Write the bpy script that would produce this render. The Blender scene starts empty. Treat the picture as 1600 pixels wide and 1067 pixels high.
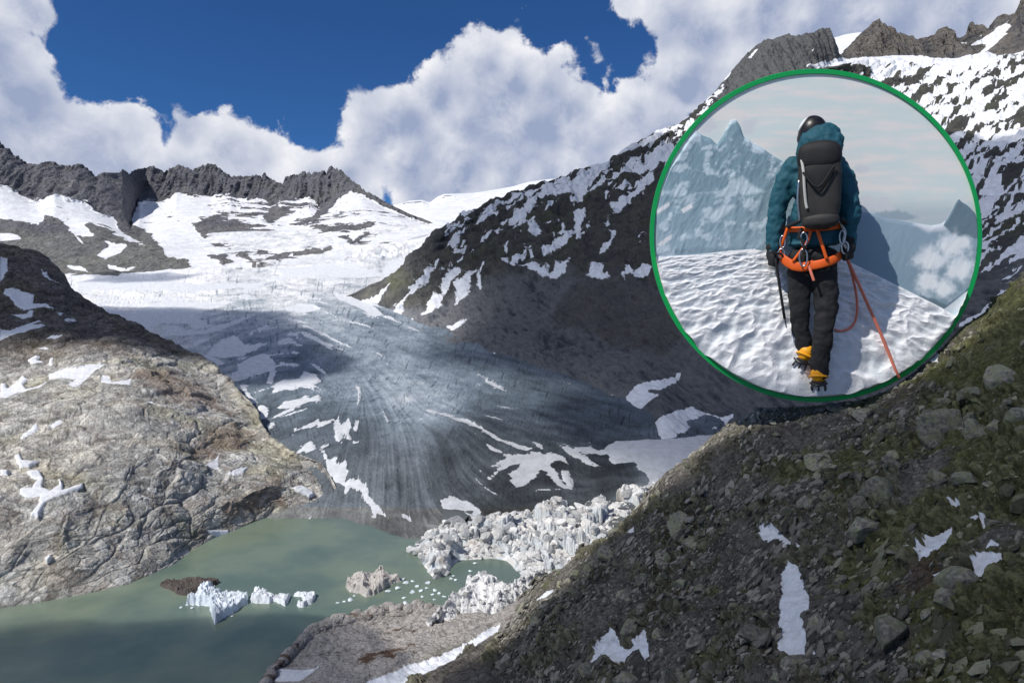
import bpy, bmesh, math, random
import numpy as np
from mathutils import Vector, Matrix

random.seed(7)
rng = np.random.default_rng(7)
scene = bpy.context.scene
COL = scene.collection
f32 = np.float32

# ------------------------------------------------------------------ camera
FPX = 1067.0                      # focal length in pixels of a 1600-wide picture
CAMZ = 200.0
PITCH = math.atan(53.5 / FPX)     # slight downward tilt
cam_d = bpy.data.cameras.new("camera")
cam_d.sensor_fit = 'HORIZONTAL'; cam_d.sensor_width = 36.0
cam_d.lens = 36.0 * FPX / 1600.0
cam_d.clip_start = 1.0; cam_d.clip_end = 60000.0
cam = bpy.data.objects.new("camera", cam_d); COL.objects.link(cam)
cam.location = (0, 0, CAMZ); cam.rotation_euler = (math.pi / 2 - PITCH, 0, 0)
scene.camera = cam

# ------------------------------------------------------------------ light
SUN_DIR = Vector((-0.55, -0.38, 0.74)).normalized()     # towards the sun
sun_el = math.asin(SUN_DIR.z); sun_rot = math.atan2(SUN_DIR.x, SUN_DIR.y)
sd = bpy.data.lights.new("sun", 'SUN'); sd.energy = 4.2; sd.angle = math.radians(0.5)
sd.color = (1.0, 0.955, 0.89)
so = bpy.data.objects.new("sun", sd); COL.objects.link(so)
so.rotation_euler = SUN_DIR.to_track_quat('Z', 'Y').to_euler(); so.location = (0, 0, 3000)

vs = scene.view_settings
vs.view_transform = 'Standard'; vs.look = 'None'; vs.exposure = 0.0; vs.gamma = 1.0
vs.use_curve_mapping = False
scene.cycles.max_bounces = 5; scene.cycles.transparent_max_bounces = 12
scene.cycles.use_denoising = True


class NB:
    """small helper to write node trees as expressions"""
    def __init__(s, tree):
        s.t = tree; s.n = tree.nodes; s.l = tree.links

    def put(s, sock, v):
        if v is None: return
        if isinstance(v, bpy.types.NodeSocket): s.l.new(v, sock)
        else:
            if hasattr(sock.default_value, '__len__') and not hasattr(v, '__len__'):
                v = (v,) * len(sock.default_value)
            if hasattr(v, '__len__') and len(v) == 3 and len(sock.default_value) == 4: v = tuple(v) + (1,)
            sock.default_value = v

    def m(s, op, a, b=None, c=None, clamp=False):
        n = s.n.new('ShaderNodeMath'); n.operation = op; n.use_clamp = clamp
        s.put(n.inputs[0], a)
        if b is not None: s.put(n.inputs[1], b)
        if c is not None: s.put(n.inputs[2], c)
        return n.outputs[0]

    def v(s, op, a, b=None):
        n = s.n.new('ShaderNodeVectorMath'); n.operation = op
        s.put(n.inputs[0], a)
        if b is not None:
            s.put(n.inputs[3 if op == 'SCALE' else 1], b)
        return n.outputs['Value'] if op in ('LENGTH', 'DISTANCE', 'DOT_PRODUCT') else n.outputs[0]

    def noise(s, vec, scale, detail=4, rough=0.55, dist=0.0, lac=2.0):
        n = s.n.new('ShaderNodeTexNoise')
        s.put(n.inputs['Vector'], vec); s.put(n.inputs['Scale'], scale)
        n.inputs['Detail'].default_value = detail; n.inputs['Roughness'].default_value = rough
        n.inputs['Distortion'].default_value = dist; n.inputs['Lacunarity'].default_value = lac
        return n

    def voro(s, vec, scale, feature='F1', smooth=None):
        n = s.n.new('ShaderNodeTexVoronoi'); n.feature = feature
        s.put(n.inputs['Vector'], vec); n.inputs['Scale'].default_value = scale
        if smooth is not None: n.inputs['Smoothness'].default_value = smooth
        return n

    def mr(s, x, a, b, c=0.0, d=1.0, kind='SMOOTHSTEP'):
        n = s.n.new('ShaderNodeMapRange'); n.interpolation_type = kind
        s.put(n.inputs[0], x)
        for i, q in enumerate((a, b, c, d)): s.put(n.inputs[i + 1], q)
        return n.outputs[0]

    def mix(s, fac, a, b, blend='MIX'):
        n = s.n.new('ShaderNodeMix'); n.data_type = 'RGBA'; n.blend_type = blend
        s.put(n.inputs[0], fac); s.put(n.inputs[6], a); s.put(n.inputs[7], b)
        return n.outputs[2]

    def attr(s, name):
        n = s.n.new('ShaderNodeAttribute'); n.attribute_name = name
        return n


def srgb(r, g, b):
    out = []
    for c in (r, g, b):
        c /= 255.0
        out.append(c / 12.92 if c <= 0.04045 else ((c + 0.055) / 1.055) ** 2.4)
    return tuple(out)


# ------------------------------------------------------------------ projection helpers
cp, sp = math.cos(PITCH), math.sin(PITCH)


def P(px, py, Y):
    """world point seen at pixel (px,py), at forward distance Y"""
    a = (np.asarray(px, float) - 800.0) / FPX
    b = (533.5 - np.asarray(py, float)) / FPX
    dy = cp + b * sp; dz = -sp + b * cp
    k = Y / dy
    return np.stack([a * k, np.broadcast_to(Y, np.shape(a * k)) + 0 * a, CAMZ + dz * k], -1)


def unproj(p):
    p = np.asarray(p, float)
    x, y, z = p[..., 0], p[..., 1], p[..., 2] - CAMZ
    d = y * cp - z * sp; u = y * sp + z * cp
    return 800 + FPX * x / d, 533.5 - FPX * u / d


def lakeY(py, z=0.0):
    b = (533.5 - np.asarray(py, float)) / FPX
    return (z - CAMZ) / (-sp + b * cp) * (cp + b * sp)


# ------------------------------------------------------------------ world: nishita sky with cumulus
world = bpy.data.worlds.new("World"); scene.world = world; world.use_nodes = True
world.cycles.sampling_method = 'MANUAL'; world.cycles.sample_map_resolution = 512
wt = world.node_tree; wt.nodes.clear(); W = NB(wt)
sky = wt.nodes.new('ShaderNodeTexSky'); sky.sky_type = 'NISHITA'; sky.sun_disc = False
sky.sun_elevation = sun_el; sky.sun_rotation = sun_rot; sky.altitude = 2300; sky.dust_density = 0.3
sky.air_density = 1.0; sky.ozone_density = 2.5
tc = wt.nodes.new('ShaderNodeTexCoord'); D = tc.outputs['Generated']
skyc = W.mix(1.0, sky.outputs[0], (0.30, 0.62, 1.0), 'MULTIPLY')
skyc = W.v('SCALE', skyc, 0.85)


def dirpx(px, py):
    v = P(px, py, 1000.0) - np.array([0, 0, CAMZ]); v = v / np.linalg.norm(v); return tuple(float(q) for q in v)


wob = W.noise(D, 5.0, 3, 0.6)
wv = W.v('SCALE', W.v('SUBTRACT', wob.outputs['Color'], (0.5, 0.5, 0.5)), 0.07)
Dw = W.v('ADD', D, wv)
blobs = [  # px, py, radius in px : the cumulus masses as they stand round the valley
    (-60, 90, 130), (-20, 190, 150), (70, 230, 115), (150, 240, 105), (170, 300, 110), (290, 225, 55), (350, 240, 75), (420, 250, 62),
    (300, 300, 90), (500, 275, 60), (530, 240, 28), (420, 320, 90), (545, 300, 70), (30, 0, 60),
    (630, 225, 110), (700, 165, 75), (760, 110, 75), (805, 50, 34), (780, 190, 120), (870, 190, 110), (700, 290, 110),
    (600, 200, 60), (960, 220, 95), (880, 110, 32), (985, 165, 50), (1060, 150, 75), (1075, 120, 70), (1100, 70, 90), (1130, 160, 90),
    (1200, 60, 110), (1300, 40, 130), (1400, 0, 110), (1180, 0, 70), (1050, 0, 50), (985, 5, 38), (1500, 10, 100), (1600, 60, 90),
    (935, 80, 22), (950, 110, 26), (1640, 200, 200), (850, 300, 120), (1000, 300, 150), (-200, 250, 260), (1300, 200, 200),
    (508, 182, 12), (1600, 10, 38), (1700, 100, 200)]
fld = None
for (bx, by, br) in blobs:
    n = W.m('DIVIDE', W.v('DISTANCE', Dw, dirpx(bx, by)), br / FPX * (1.0 / (1 + ((bx - 800) / FPX) ** 2 + ((by - 533) / FPX) ** 2)) ** 0.5)
    n = W.m('SUBTRACT', 1.0, n)
    n = W.m('MULTIPLY', n, br / 100.0)       # in units of 100 px from the rim
    fld = n if fld is None else W.m('SMOOTH_MAX', fld, n, 0.12)
# clouds elsewhere round the sky, away from the view
behind = W.noise(D, 2.2, 5, 0.6)
sep = wt.nodes.new('ShaderNodeSeparateXYZ'); W.put(sep.inputs[0], D)
bmask = W.m('MULTIPLY', W.mr(sep.outputs[1], 0.55, 0.2), W.mr(behind.outputs[0], 0.5, 0.58))
fld = W.m('MAXIMUM', fld, W.m('SUBTRACT', W.m('MULTIPLY', bmask, 1.6), 0.9))
n1 = W.noise(D, 15.0, 9, 0.66, 0.25)
v1 = W.voro(W.v('ADD', D, W.v('SCALE', W.v('SUBTRACT', n1.outputs['Color'], (0.5,) * 3), 0.05)), 17.0, 'SMOOTH_F1', 0.35)
v2 = W.voro(W.v('ADD', D, W.v('SCALE', W.v('SUBTRACT', n1.outputs['Color'], (0.5,) * 3), 0.03)), 42.0, 'SMOOTH_F1', 0.35)
puff = W.m('ADD', W.m('MULTIPLY', W.m('SUBTRACT', 0.42, v1.outputs['Distance']), 0.36), W.m('MULTIPLY', W.m('SUBTRACT', 0.42, v2.outputs['Distance']), 0.2))
rag = W.m('MULTIPLY', W.m('SUBTRACT', n1.outputs[0], 0.5), 0.95)
F = W.m('ADD', W.m('ADD', fld, puff), rag)
mask = W.mr(F, 0.0, 0.14)
# relief towards the sun: the field sampled a little towards the light
D2 = W.v('ADD', D, (-0.016, 0.0, 0.02))
n2 = W.noise(D2, 15.0, 9, 0.66, 0.25)
v3 = W.voro(W.v('ADD', D2, W.v('SCALE', W.v('SUBTRACT', n2.outputs['Color'], (0.5,) * 3), 0.05)), 17.0, 'SMOOTH_F1', 0.35)
puff2 = W.m('MULTIPLY', W.m('SUBTRACT', 0.42, v3.outputs['Distance']), 0.45)
rel = W.m('SUBTRACT', W.m('ADD', W.m('MULTIPLY', n1.outputs[0], 0.7), W.m('MULTIPLY', W.m('SUBTRACT', 0.42, v1.outputs['Distance']), 0.5)),
          W.m('ADD', W.m('MULTIPLY', n2.outputs[0], 0.7), W.m('MULTIPLY', W.m('SUBTRACT', 0.42, v3.outputs['Distance']), 0.5)))
big = W.noise(D, 6.0, 5, 0.6)
rim = W.mr(F, 0.75, 0.05)
shade = W.m('ADD', W.m('MULTIPLY', rel, 1.5), W.m('MULTIPLY', rim, 0.5))
shade = W.m('ADD', shade, W.m('MULTIPLY', W.m('SUBTRACT', big.outputs[0], 0.5), 0.9))
shade = W.m('ADD', shade, 0.22, clamp=True)
cc = W.mix(shade, srgb(154, 167, 197), srgb(242, 243, 248))
final = W.mix(mask, W.v('SCALE', skyc, 0.10), cc)
bg = wt.nodes.new('ShaderNodeBackground'); W.put(bg.inputs[0], final); bg.inputs[1].default_value = 1.0
wo = wt.nodes.new('ShaderNodeOutputWorld'); wt.links.new(bg.outputs[0], wo.inputs[0])


# ------------------------------------------------------------------ numpy noise
_perm = rng.permutation(256).astype(np.int32)
_perm = np.concatenate([_perm, _perm, _perm])
_g = rng.normal(size=(256, 3)); _g = (_g / np.linalg.norm(_g, axis=1)[:, None]).astype(f32)


def perlin(p):
    p = np.asarray(p, f32)
    i = np.floor(p).astype(np.int32); f = p - i
    i &= 255
    u = f * f * f * (f * (f * 6 - 15) + 10)
    out = 0
    vals = []
    for dx in (0, 1):
        for dy in (0, 1):
            for dz in (0, 1):
                h = _perm[_perm[_perm[(i[..., 0] + dx) & 255] + ((i[..., 1] + dy) & 255)] + ((i[..., 2] + dz) & 255)] & 255
                g = _g[h]
                vals.append(g[..., 0] * (f[..., 0] - dx) + g[..., 1] * (f[..., 1] - dy) + g[..., 2] * (f[..., 2] - dz))
    ux, uy, uz = u[..., 0], u[..., 1], u[..., 2]
    L = lambda a, b, t: a + (b - a) * t
    return L(L(L(vals[0], vals[1], uz), L(vals[2], vals[3], uz), uy), L(L(vals[4], vals[5], uz), L(vals[6], vals[7], uz), uy), ux) * 1.5


def fbm(p, size, octs=5, gain=0.5, ridged=False, off=0.0, stretch=(1, 1, 1)):
    q = np.asarray(p, f32) / f32(size) / np.array(stretch, f32) + f32(off)
    s = 0; a = 1.0; t = 0
    for k in range(octs):
        n = perlin(q)
        if ridged: n = 1 - 2 * np.abs(n)
        s = s + n * a; t += a; a *= gain; q = q * f32(2.03) + f32(13.7)
    return s / t


def worley(p, size, off=0.0, stretch=(1, 1, 1), jit=0.9):
    """F1, F2-F1 and a random value of the nearest cell"""
    q = np.asarray(p, f32) / f32(size) / np.array(stretch, f32) + f32(off)
    i = np.floor(q).astype(np.int32); f = q - i
    f1 = np.full(q.shape[:-1], 9, f32); f2 = f1.copy(); cid = np.zeros(q.shape[:-1], np.int32)
    for dx in (-1, 0, 1):
        for dy in (-1, 0, 1):
            for dz in (-1, 0, 1):
                h = _perm[_perm[_perm[(i[..., 0] + dx) & 255] + ((i[..., 1] + dy) & 255)] + ((i[..., 2] + dz) & 255)] & 255
                o = _g[h] * f32(0.5 * jit) + f32(0.5)
                d = (dx + o[..., 0] - f[..., 0]) ** 2 + (dy + o[..., 1] - f[..., 1]) ** 2 + (dz + o[..., 2] - f[..., 2]) ** 2
                m = d < f1
                f2 = np.where(m, f1, np.minimum(f2, d)); cid = np.where(m, h, cid); f1 = np.where(m, d, f1)
    f1 = np.sqrt(f1); f2 = np.sqrt(f2); w = f2 - f1
    return f1, w, (_perm[cid] / 255.0).astype(f32)


def step(W, ease=.28):
    """block height of a cell, eased to the mean at its joints so the sheet does not tear into combs"""
    return (W[2] - .5) * sst(W[1], 0.0, ease)


def sdist(px, py, poly):
    """signed distance in px to a polygon, positive inside; far points get -60"""
    poly = np.array(poly, float); out = np.full(px.shape, -60.0, f32)
    x0, y0 = poly.min(0) - 40; x1, y1 = poly.max(0) + 40
    m = (px > x0) & (px < x1) & (py > y0) & (py < y1)
    if not m.any(): return out
    X = px[m]; Y = py[m]; d = np.full(X.shape, 1e9); ins = np.zeros(X.shape, bool)
    n = len(poly)
    for k in range(n):
        ax, ay = poly[k]; bx, by = poly[(k + 1) % n]
        ex, ey = bx - ax, by - ay
        t = np.clip(((X - ax) * ex + (Y - ay) * ey) / (ex * ex + ey * ey + 1e-9), 0, 1)
        d = np.minimum(d, (X - ax - t * ex) ** 2 + (Y - ay - t * ey) ** 2)
        c = ((ay > Y) != (by > Y)) & (X < (bx - ax) * (Y - ay) / (by - ay + 1e-12) + ax)
        ins ^= c
    d = np.sqrt(d); out[m] = np.where(ins, d, -d)
    return out


def sunion(px, py, polys):
    o = np.full(px.shape, -60.0, f32)
    for p in polys: o = np.maximum(o, sdist(px, py, p))
    return o


def idw(px, py, pts, pw=3.0):
    s = 0; w = 0
    for q in pts:
        d = ((px - q[0]) ** 2 + (py - q[1]) ** 2 + 60.0) ** (-pw / 2)
        s = s + d * q[2]; w = w + d
    return s / w


def sst(x, a, b):
    t = np.clip((x - a) / (b - a), 0, 1); return t * t * (3 - 2 * t)


# ------------------------------------------------------------------ mesh building
def mesh_from(name, V, F4, smooth=True):
    me = bpy.data.meshes.new(name)
    V = np.asarray(V, f32); F4 = np.asarray(F4, np.int32)
    k = F4.shape[1]
    me.vertices.add(len(V)); me.vertices.foreach_set('co', V.ravel())
    me.loops.add(F4.size); me.loops.foreach_set('vertex_index', F4.ravel())
    me.polygons.add(len(F4)); me.polygons.foreach_set('loop_start', np.arange(0, F4.size, k, dtype=np.int32))
    me.polygons.foreach_set('use_smooth', np.full(len(F4), smooth))
    me.update(calc_edges=True); me.validate()
    return me


def set_attr(me, name, val, kind='FLOAT'):
    a = me.attributes.new(name, kind, 'POINT')
    if kind == 'FLOAT': a.data.foreach_set('value', np.asarray(val, f32).ravel())
    else:
        v = np.ones((len(me.vertices), 4), f32); v[:, :3] = np.asarray(val, f32).reshape(-1, 3)
        a.data.foreach_set('color', v.ravel())


def link(name, me, mat=None, parent=None, label=None, cat=None, group=None, kind=None):
    o = bpy.data.objects.new(name, me); COL.objects.link(o)
    if mat is not None and me is not None and not me.materials: me.materials.append(mat)
    if parent is not None: o.parent = parent
    if label: o['label'] = label
    if cat: o['category'] = cat
    if group: o['group'] = group
    if kind: o['kind'] = kind
    return o


def smooth1(a, n):
    if n < 1: return a
    k = np.hanning(2 * n + 3)[1:-1]; k /= k.sum()
    return np.convolve(np.pad(a, (n, n), mode='edge'), k, 'valid')


STEP = 1.35


def loft(x0, x1, curves, step=STEP, tens=0.6):
    """a terrain sheet through contour curves listed front to back.
    curve = dict(p=[(px,py,Y[,dz])...], s=smoothing in px, rows=rows to the next curve)"""
    xs = np.arange(x0, x1 + step, step); C = []
    pys = []
    for c in curves:
        p = np.array([tuple(q) + (0,) * (4 - len(q)) for q in c['p']], float)
        py = np.interp(xs, p[:, 0], p[:, 1]); Y = np.interp(xs, p[:, 0], p[:, 2]); dz = np.interp(xs, p[:, 0], p[:, 3])
        sm = int(c.get('s', 20) / step)
        py = smooth1(py, sm); Y = smooth1(Y, max(sm, int(10 / step))); dz = smooth1(dz, sm)
        w = P(xs, py, Y); w[:, 2] += dz; C.append(w); pys.append(py)
    rows = []; vv = []
    n = len(C)
    for k in range(n - 1):
        a, b = C[k], C[k + 1]
        m0 = (C[k + 1] - C[k - 1]) * 0.5 * tens if k > 0 else (b - a) * tens
        m1 = (C[k + 2] - C[k]) * 0.5 * tens if k < n - 2 else (b - a) * tens
        R = curves[k].get('rows') or int(max(6, np.percentile(np.abs(pys[k + 1] - pys[k]), 90) / step))
        for j in range(R + (1 if k == n - 2 else 0)):
            t = j / R
            h00 = 2 * t ** 3 - 3 * t * t + 1; h10 = t ** 3 - 2 * t * t + t; h01 = -2 * t ** 3 + 3 * t * t; h11 = t ** 3 - t * t
            rows.append(a * h00 + m0 * h10 + b * h01 + m1 * h11); vv.append(k + t)
    G = np.array(rows)
    v = np.repeat(np.array(vv)[:, None], len(xs), 1)
    return G, v


def normals(G):
    du = np.gradient(G, axis=1); dv = np.gradient(G, axis=0)
    n = np.cross(du, dv); n /= np.linalg.norm(n, axis=-1)[..., None] + 1e-9
    return n


def grid_mesh(name, G, **attrs):
    R, C = G.shape[:2]
    idx = np.arange(R * C).reshape(R, C)
    F4 = np.stack([idx[:-1, :-1], idx[:-1, 1:], idx[1:, 1:], idx[1:, :-1]], -1).reshape(-1, 4)
    me = mesh_from(name, G.reshape(-1, 3), F4)
    for k, (val, kind) in attrs.items(): set_attr(me, k, val, kind)
    return me


def terrain_mat(name, fine=1.0, rough=0.9, bump=0.5, speck=0.45, snow_edge=0.35, snow_noise=4.0, snowcol=(0.83, 0.85, 0.88), crack=0.0):
    """albedo from the sheet's own 'col', crisp snow from 'snow'; fine = size in m of the finest grain"""
    m = bpy.data.materials.new(name); m.use_nodes = True; t = m.node_tree; t.nodes.clear(); N = NB(t)
    g = t.nodes.new('ShaderNodeNewGeometry'); pos = g.outputs['Position']
    col = N.attr('col').outputs['Color']; sn = N.attr('snow').outputs['Fac']
    a = N.noise(pos, 1.0 / (fine * 6), 6, 0.68)
    b = N.noise(pos, 1.0 / (fine * 1.3), 3, 0.6)
    vo = N.voro(pos, 1.0 / (fine * 2.6), 'F1')
    k = N.m('ADD', N.m('MULTIPLY', N.m('SUBTRACT', a.outputs[0], 0.5), speck * 3.2), N.m('MULTIPLY', N.m('SUBTRACT', b.outputs[0], 0.5), speck * 1.6))
    k = N.m('ADD', k, N.m('MULTIPLY', N.m('SUBTRACT', vo.outputs['Distance'], 0.5), -speck * 0.6))
    k = N.m('MAXIMUM', N.m('ADD', k, 1.0), 0.25)
    rc = N.v('SCALE', col, k)
    if crack > 0:
        vc = N.voro(N.v('ADD', pos, N.v('SCALE', a.outputs['Color'], fine * 6)), 1.0 / (fine * 9), 'DISTANCE_TO_EDGE')
        rc = N.v('SCALE', rc, N.mr(vc.outputs['Distance'], 0.0, 0.05, 1 - crack, 1.0))
    s2 = N.noise(pos, 1.0 / snow_noise, 5, 0.65)
    sfac = N.mr(N.m('ADD', sn, N.m('MULTIPLY', N.m('SUBTRACT', s2.outputs[0], 0.5), snow_edge * 2)), 0.45, 0.55)
    sc = N.mix(N.mr(a.outputs[0], 0.3, 0.65), tuple(c * q for c, q in zip(snowcol, (.80, .79, .78))), snowcol)
    sc = N.v('SCALE', sc, N.m('SUBTRACT', 1.0, N.attr('dirt').outputs['Fac']))
    base = N.mix(sfac, rc, sc)
    bs = t.nodes.new('ShaderNodeBsdfPrincipled'); N.put(bs.inputs['Base Color'], base)
    bs.inputs['Roughness'].default_value = rough; bs.inputs['Specular IOR Level'].default_value = 0.15
    bp = t.nodes.new('ShaderNodeBump'); N.put(bp.inputs['Height'], N.m('ADD', N.m('MULTIPLY', a.outputs[0], 4.0), N.m('ADD', N.m('MULTIPLY', b.outputs[0], 1.2), N.m('MULTIPLY', vo.outputs['Distance'], -1.0))))
    N.put(bp.inputs['Strength'], N.m('SUBTRACT', bump, N.m('MULTIPLY', sfac, bump * 0.8))); bp.inputs['Distance'].default_value = fine
    t.links.new(bp.outputs[0], bs.inputs['Normal'])
    o = t.nodes.new('ShaderNodeOutputMaterial'); t.links.new(bs.outputs[0], o.inputs[0])
    return m


def lerp3(a, b, t):
    return np.asarray(a, f32) * (1 - t[..., None]) + np.asarray(b, f32) * t[..., None]


def snowattr(sdv, w=9.0): return np.clip(0.5 + sdv / (2 * w), -0.6, 1.6)


# glacier surface distance for a picture row
_gp = np.array([(900, 500), (840, 592), (805, 655), (760, 700), (700, 790), (640, 950), (580, 1200), (520, 1560), (480, 1900),
                (440, 2300), (415, 2560), (400, 2720), (385, 2800), (372, 2960), (345, 3400), (300, 4300)], float)[::-1]


def gY(py): return np.interp(py, _gp[:, 0], _gp[:, 1])


# ================================================================== far mountains, left
A_crest = [(-250, 150, 3700), (-100, 190, 3700), (0, 228, 3700), (10, 235, 3700), (22, 248, 3700), (38, 258, 3700), (52, 265, 3700), (65, 262, 3700), (85, 259, 3800),
           (95, 266, 3800), (112, 266, 3800), (125, 262, 3800), (135, 268, 3800), (150, 281, 3800), (160, 276, 3850), (172, 277, 3900), (182, 276, 4000), (192, 271, 4100), (203, 278, 4300),
           (212, 270, 4600), (225, 267, 4700), (240, 265, 4700), (255, 273, 4700), (268, 267, 4700), (280, 263, 4700), (292, 268, 4700), (302, 272, 4700), (312, 265, 4700),
           (331, 259, 4700), (345, 269, 4700), (355, 277, 4700), (365, 281, 4700), (385, 280, 4700), (400, 279, 4700), (408, 279, 4700), (415, 276, 4700), (422, 284, 4700), (432, 290, 4700),
           (440, 291, 4600), (448, 281, 4600), (458, 277, 4600), (466, 279, 4600), (475, 274, 4600), (485, 275, 4600), (495, 275, 4500), (502, 271, 4500), (510, 275, 4500), (514, 267, 4500),
           (519, 264, 4500), (525, 267, 4500), (533, 272, 4400), (545, 283, 4300), (560, 295, 4200), (570, 303, 4100), (600, 316, 4000), (640, 336, 3800), (665, 345, 3600), (680, 352, 3500), (700, 362, 3400)]
A_cliff = [(-250, 230, 3560), (-100, 260, 3540), (0, 286, 3500), (20, 295, 3500), (45, 308, 3500), (60, 311, 3500), (85, 300, 3500), (100, 307, 3500), (130, 318, 3500), (150, 328, 3500), (175, 338, 3500), (205, 349, 3550),
           (210, 330, 4100), (218, 309, 4450), (235, 310, 4500), (255, 312, 4500), (268, 303, 4550), (275, 296, 4600), (300, 304, 4500), (330, 308, 4500), (360, 303, 4500), (370, 308, 4500), (400, 308, 4450), (430, 316, 4400),
           (440, 305, 4400), (465, 309, 4400), (485, 310, 4350), (500, 322, 4200), (515, 317, 4200), (530, 308, 4150), (548, 297, 4150), (565, 302, 4050), (600, 325, 3850), (640, 342, 3650), (680, 356, 3400), (700, 366, 3300)]
A_base = [(-250, 436, 2400), (100, 432, 2400), (200, 432, 2400), (300, 422, 2480), (400, 413, 2560), (500, 401, 2680), (560, 389, 2760), (640, 374, 2900), (690, 362, 3150), (700, 362, 3160)]
A_m1 = [(-250, 392, 2850), (0, 385, 2850), (100, 386, 2850), (160, 385, 2850), (200, 388, 2800), (250, 395, 2750), (300, 385, 3000), (400, 380, 3100), (500, 375, 3050), (560, 366, 3100), (640, 356, 3250), (700, 363, 3230)]
A_m2 = [(-250, 320, 3200), (0, 335, 3150), (100, 350, 3150), (160, 355, 3150), (205, 365, 3250), (225, 362, 3500), (260, 350, 3600), (320, 342, 3700), (400, 345, 3700), (450, 350, 3650), (500, 345, 3550), (560, 340, 3500), (620, 345, 3450), (700, 364, 3260)]
G, v = loft(-250, 700, [dict(p=[(a, b + 6, c - 60, -60) for a, b, c in A_base], rows=4), dict(p=A_base, s=10), dict(p=A_m1, s=30), dict(p=A_m2, s=25), dict(p=A_cliff, s=4), dict(p=A_crest, s=1, rows=14),
                        dict(p=[(a, b + 50, c + 700) for a, b, c in A_crest], s=60, rows=4), dict(p=[(a, 470, c + 2000) for a, b, c in A_crest], s=60, rows=3)])
px, py = unproj(G)
N0 = normals(G)
cl = sst(v + fbm(G, 130, 5, .6, ridged=True, off=61) * .30 + fbm(G, 420, 3, .5, off=63) * .35, 3.95, 4.12) * (1 - sst(v, 5.3, 6))
rockA = [[(-250, 345), (0, 338), (30, 347), (62, 352), (72, 338), (95, 345), (112, 365), (145, 367), (133, 350), (165, 360), (190, 372), (215, 380), (238, 392), (190, 365), (180, 343), (205, 350), (235, 368), (252, 385), (262, 400), (275, 407), (296, 421), (100, 445), (-250, 445)],
         [(300, 350), (320, 343), (340, 344), (370, 347), (400, 357), (425, 360), (445, 368), (470, 368), (500, 352), (540, 352), (585, 350), (582, 362), (560, 380), (525, 387), (500, 397), (470, 402), (440, 405), (418, 404), (430, 392), (440, 380), (400, 377), (365, 372), (340, 377), (320, 374), (305, 358)],
         [(330, 388), (345, 382), (365, 385), (385, 400), (398, 412), (378, 402), (355, 392)], [(318, 398), (350, 396), (366, 413), (350, 416), (335, 406)],
         [(270, 408), (295, 406), (300, 419), (280, 422)], [(497, 325), (505, 290), (515, 268), (532, 270), (545, 282), (568, 303), (548, 297), (530, 310), (520, 325), (510, 335), (475, 352), (455, 352), (490, 335)],
         [(408, 345), (425, 325), (445, 322), (460, 332), (440, 340), (425, 350)]]
snowA = [[(150, 400), (170, 385), (160, 374), (175, 380), (198, 386), (190, 396), (165, 407)], [(100, 413), (125, 417), (138, 426), (110, 422)], [(165, 412), (180, 417), (212, 423), (190, 427), (170, 421)],
         [(0, 365), (30, 368), (40, 375), (0, 378)], [(110, 360), (125, 372), (133, 386), (120, 375)], [(505, 370), (520, 366), (515, 380), (505, 382)], [(545, 372), (560, 360), (570, 362), (552, 378)], [(455, 395), (460, 388), (458, 402), (450, 403)],
         [(440, 378), (475, 380), (500, 385), (505, 392), (480, 385), (450, 382)], [(240, 372), (285, 370), (290, 400), (262, 398)]]
sdr = np.maximum(sunion(px, py, rockA), -1e3)
flw = fbm(G, 120, 3, off=31) * 26
GF = np.stack([G[..., 0] + flw + G[..., 2] * .12, G[..., 1] * .10, G[..., 2] * .16], -1)
gul2_ = fbm(GF, 70, 6, 0.62, ridged=True, off=2)
nz = fbm(G, 260, 6, 0.6, ridged=True); nf = fbm(G, 90, 5, 0.6, off=5)
speckles = fbm(G, 120, 5, 0.65, off=9, stretch=(2.2, 1, 1))
rock = np.maximum(sst(sdr + nf * 12, -2, 2), cl)
specm = sst(speckles, 0.05, 0.12) * sst(px, 300, 350) * (1 - sst(px, 470, 520) * .5) * (1 - .5 * sst(py, 380, 400)) + sst(speckles, 0.26, 0.33) * (1 - sst(px, 330, 420)) * sst(py, 300, 330)
rock = np.maximum(rock, np.clip(specm, 0, 1))
rock = np.where((speckles > 0.30 - 0.0) & (cl > .5) & (nz < .0), 0.2, rock)
sdn = sunion(px, py, snowA) + nf * 5
rock = rock * (1 - sst(sdn, -1, 1.5))
coul = sst(-gul2_ - (v - 4) * .4, .02, .15) * cl * sst(px, 280, 330)
rock = rock * (1 - coul * .9)
gul = gul2_
amp = 14 + 40 * cl + 20 * rock
edge = sst(v, 0, 1) * (1 - .92 * sst(v, 4.97, 5.05))
dz = (nz * 0.3 * (1 - .8 * cl) + gul * 1.15 * cl + nf * 0.3 * (1 - .5 * cl)) * amp * edge * (1 - .9 * np.exp(-((v - 5) / .08) ** 2))
carve = cl * edge * (1 - .5 * np.exp(-((v - 5) / .05) ** 2))
dz = dz * (1 - cl)
G2 = G + N0 * dz[..., None] * np.sign(N0[..., 2:3] + 0.2)
G2[..., 1] += carve * (.55 - gul) * 75 * np.where(px < 215, .8, 1)
spk = fbm(np.stack([G[..., 0], G[..., 0] * 0, G[..., 0] * 0 + 3], -1), 42, 5, .75, ridged=True)
spk = np.sign(spk) * np.abs(spk) ** .8
G2[..., 2] += (spk - .1) * 40 * np.exp(-((v - 5) / .10) ** 2) * (1 - sst(px, 560, 620))
ctint = fbm(G, 160, 4, 0.6, off=21)
colr = lerp3((0.115, 0.117, 0.130), (0.165, 0.160, 0.157), sst(ctint + (py - 340) / 240.0, -0.3, 0.5))
colr = colr * (0.8 + 0.5 * sst(gul, -.4, .7))[..., None]
colr = np.where((px < 300)[..., None] & (py > 360)[..., None], colr * np.array([1.0, 1.03, .97]), colr)
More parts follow.
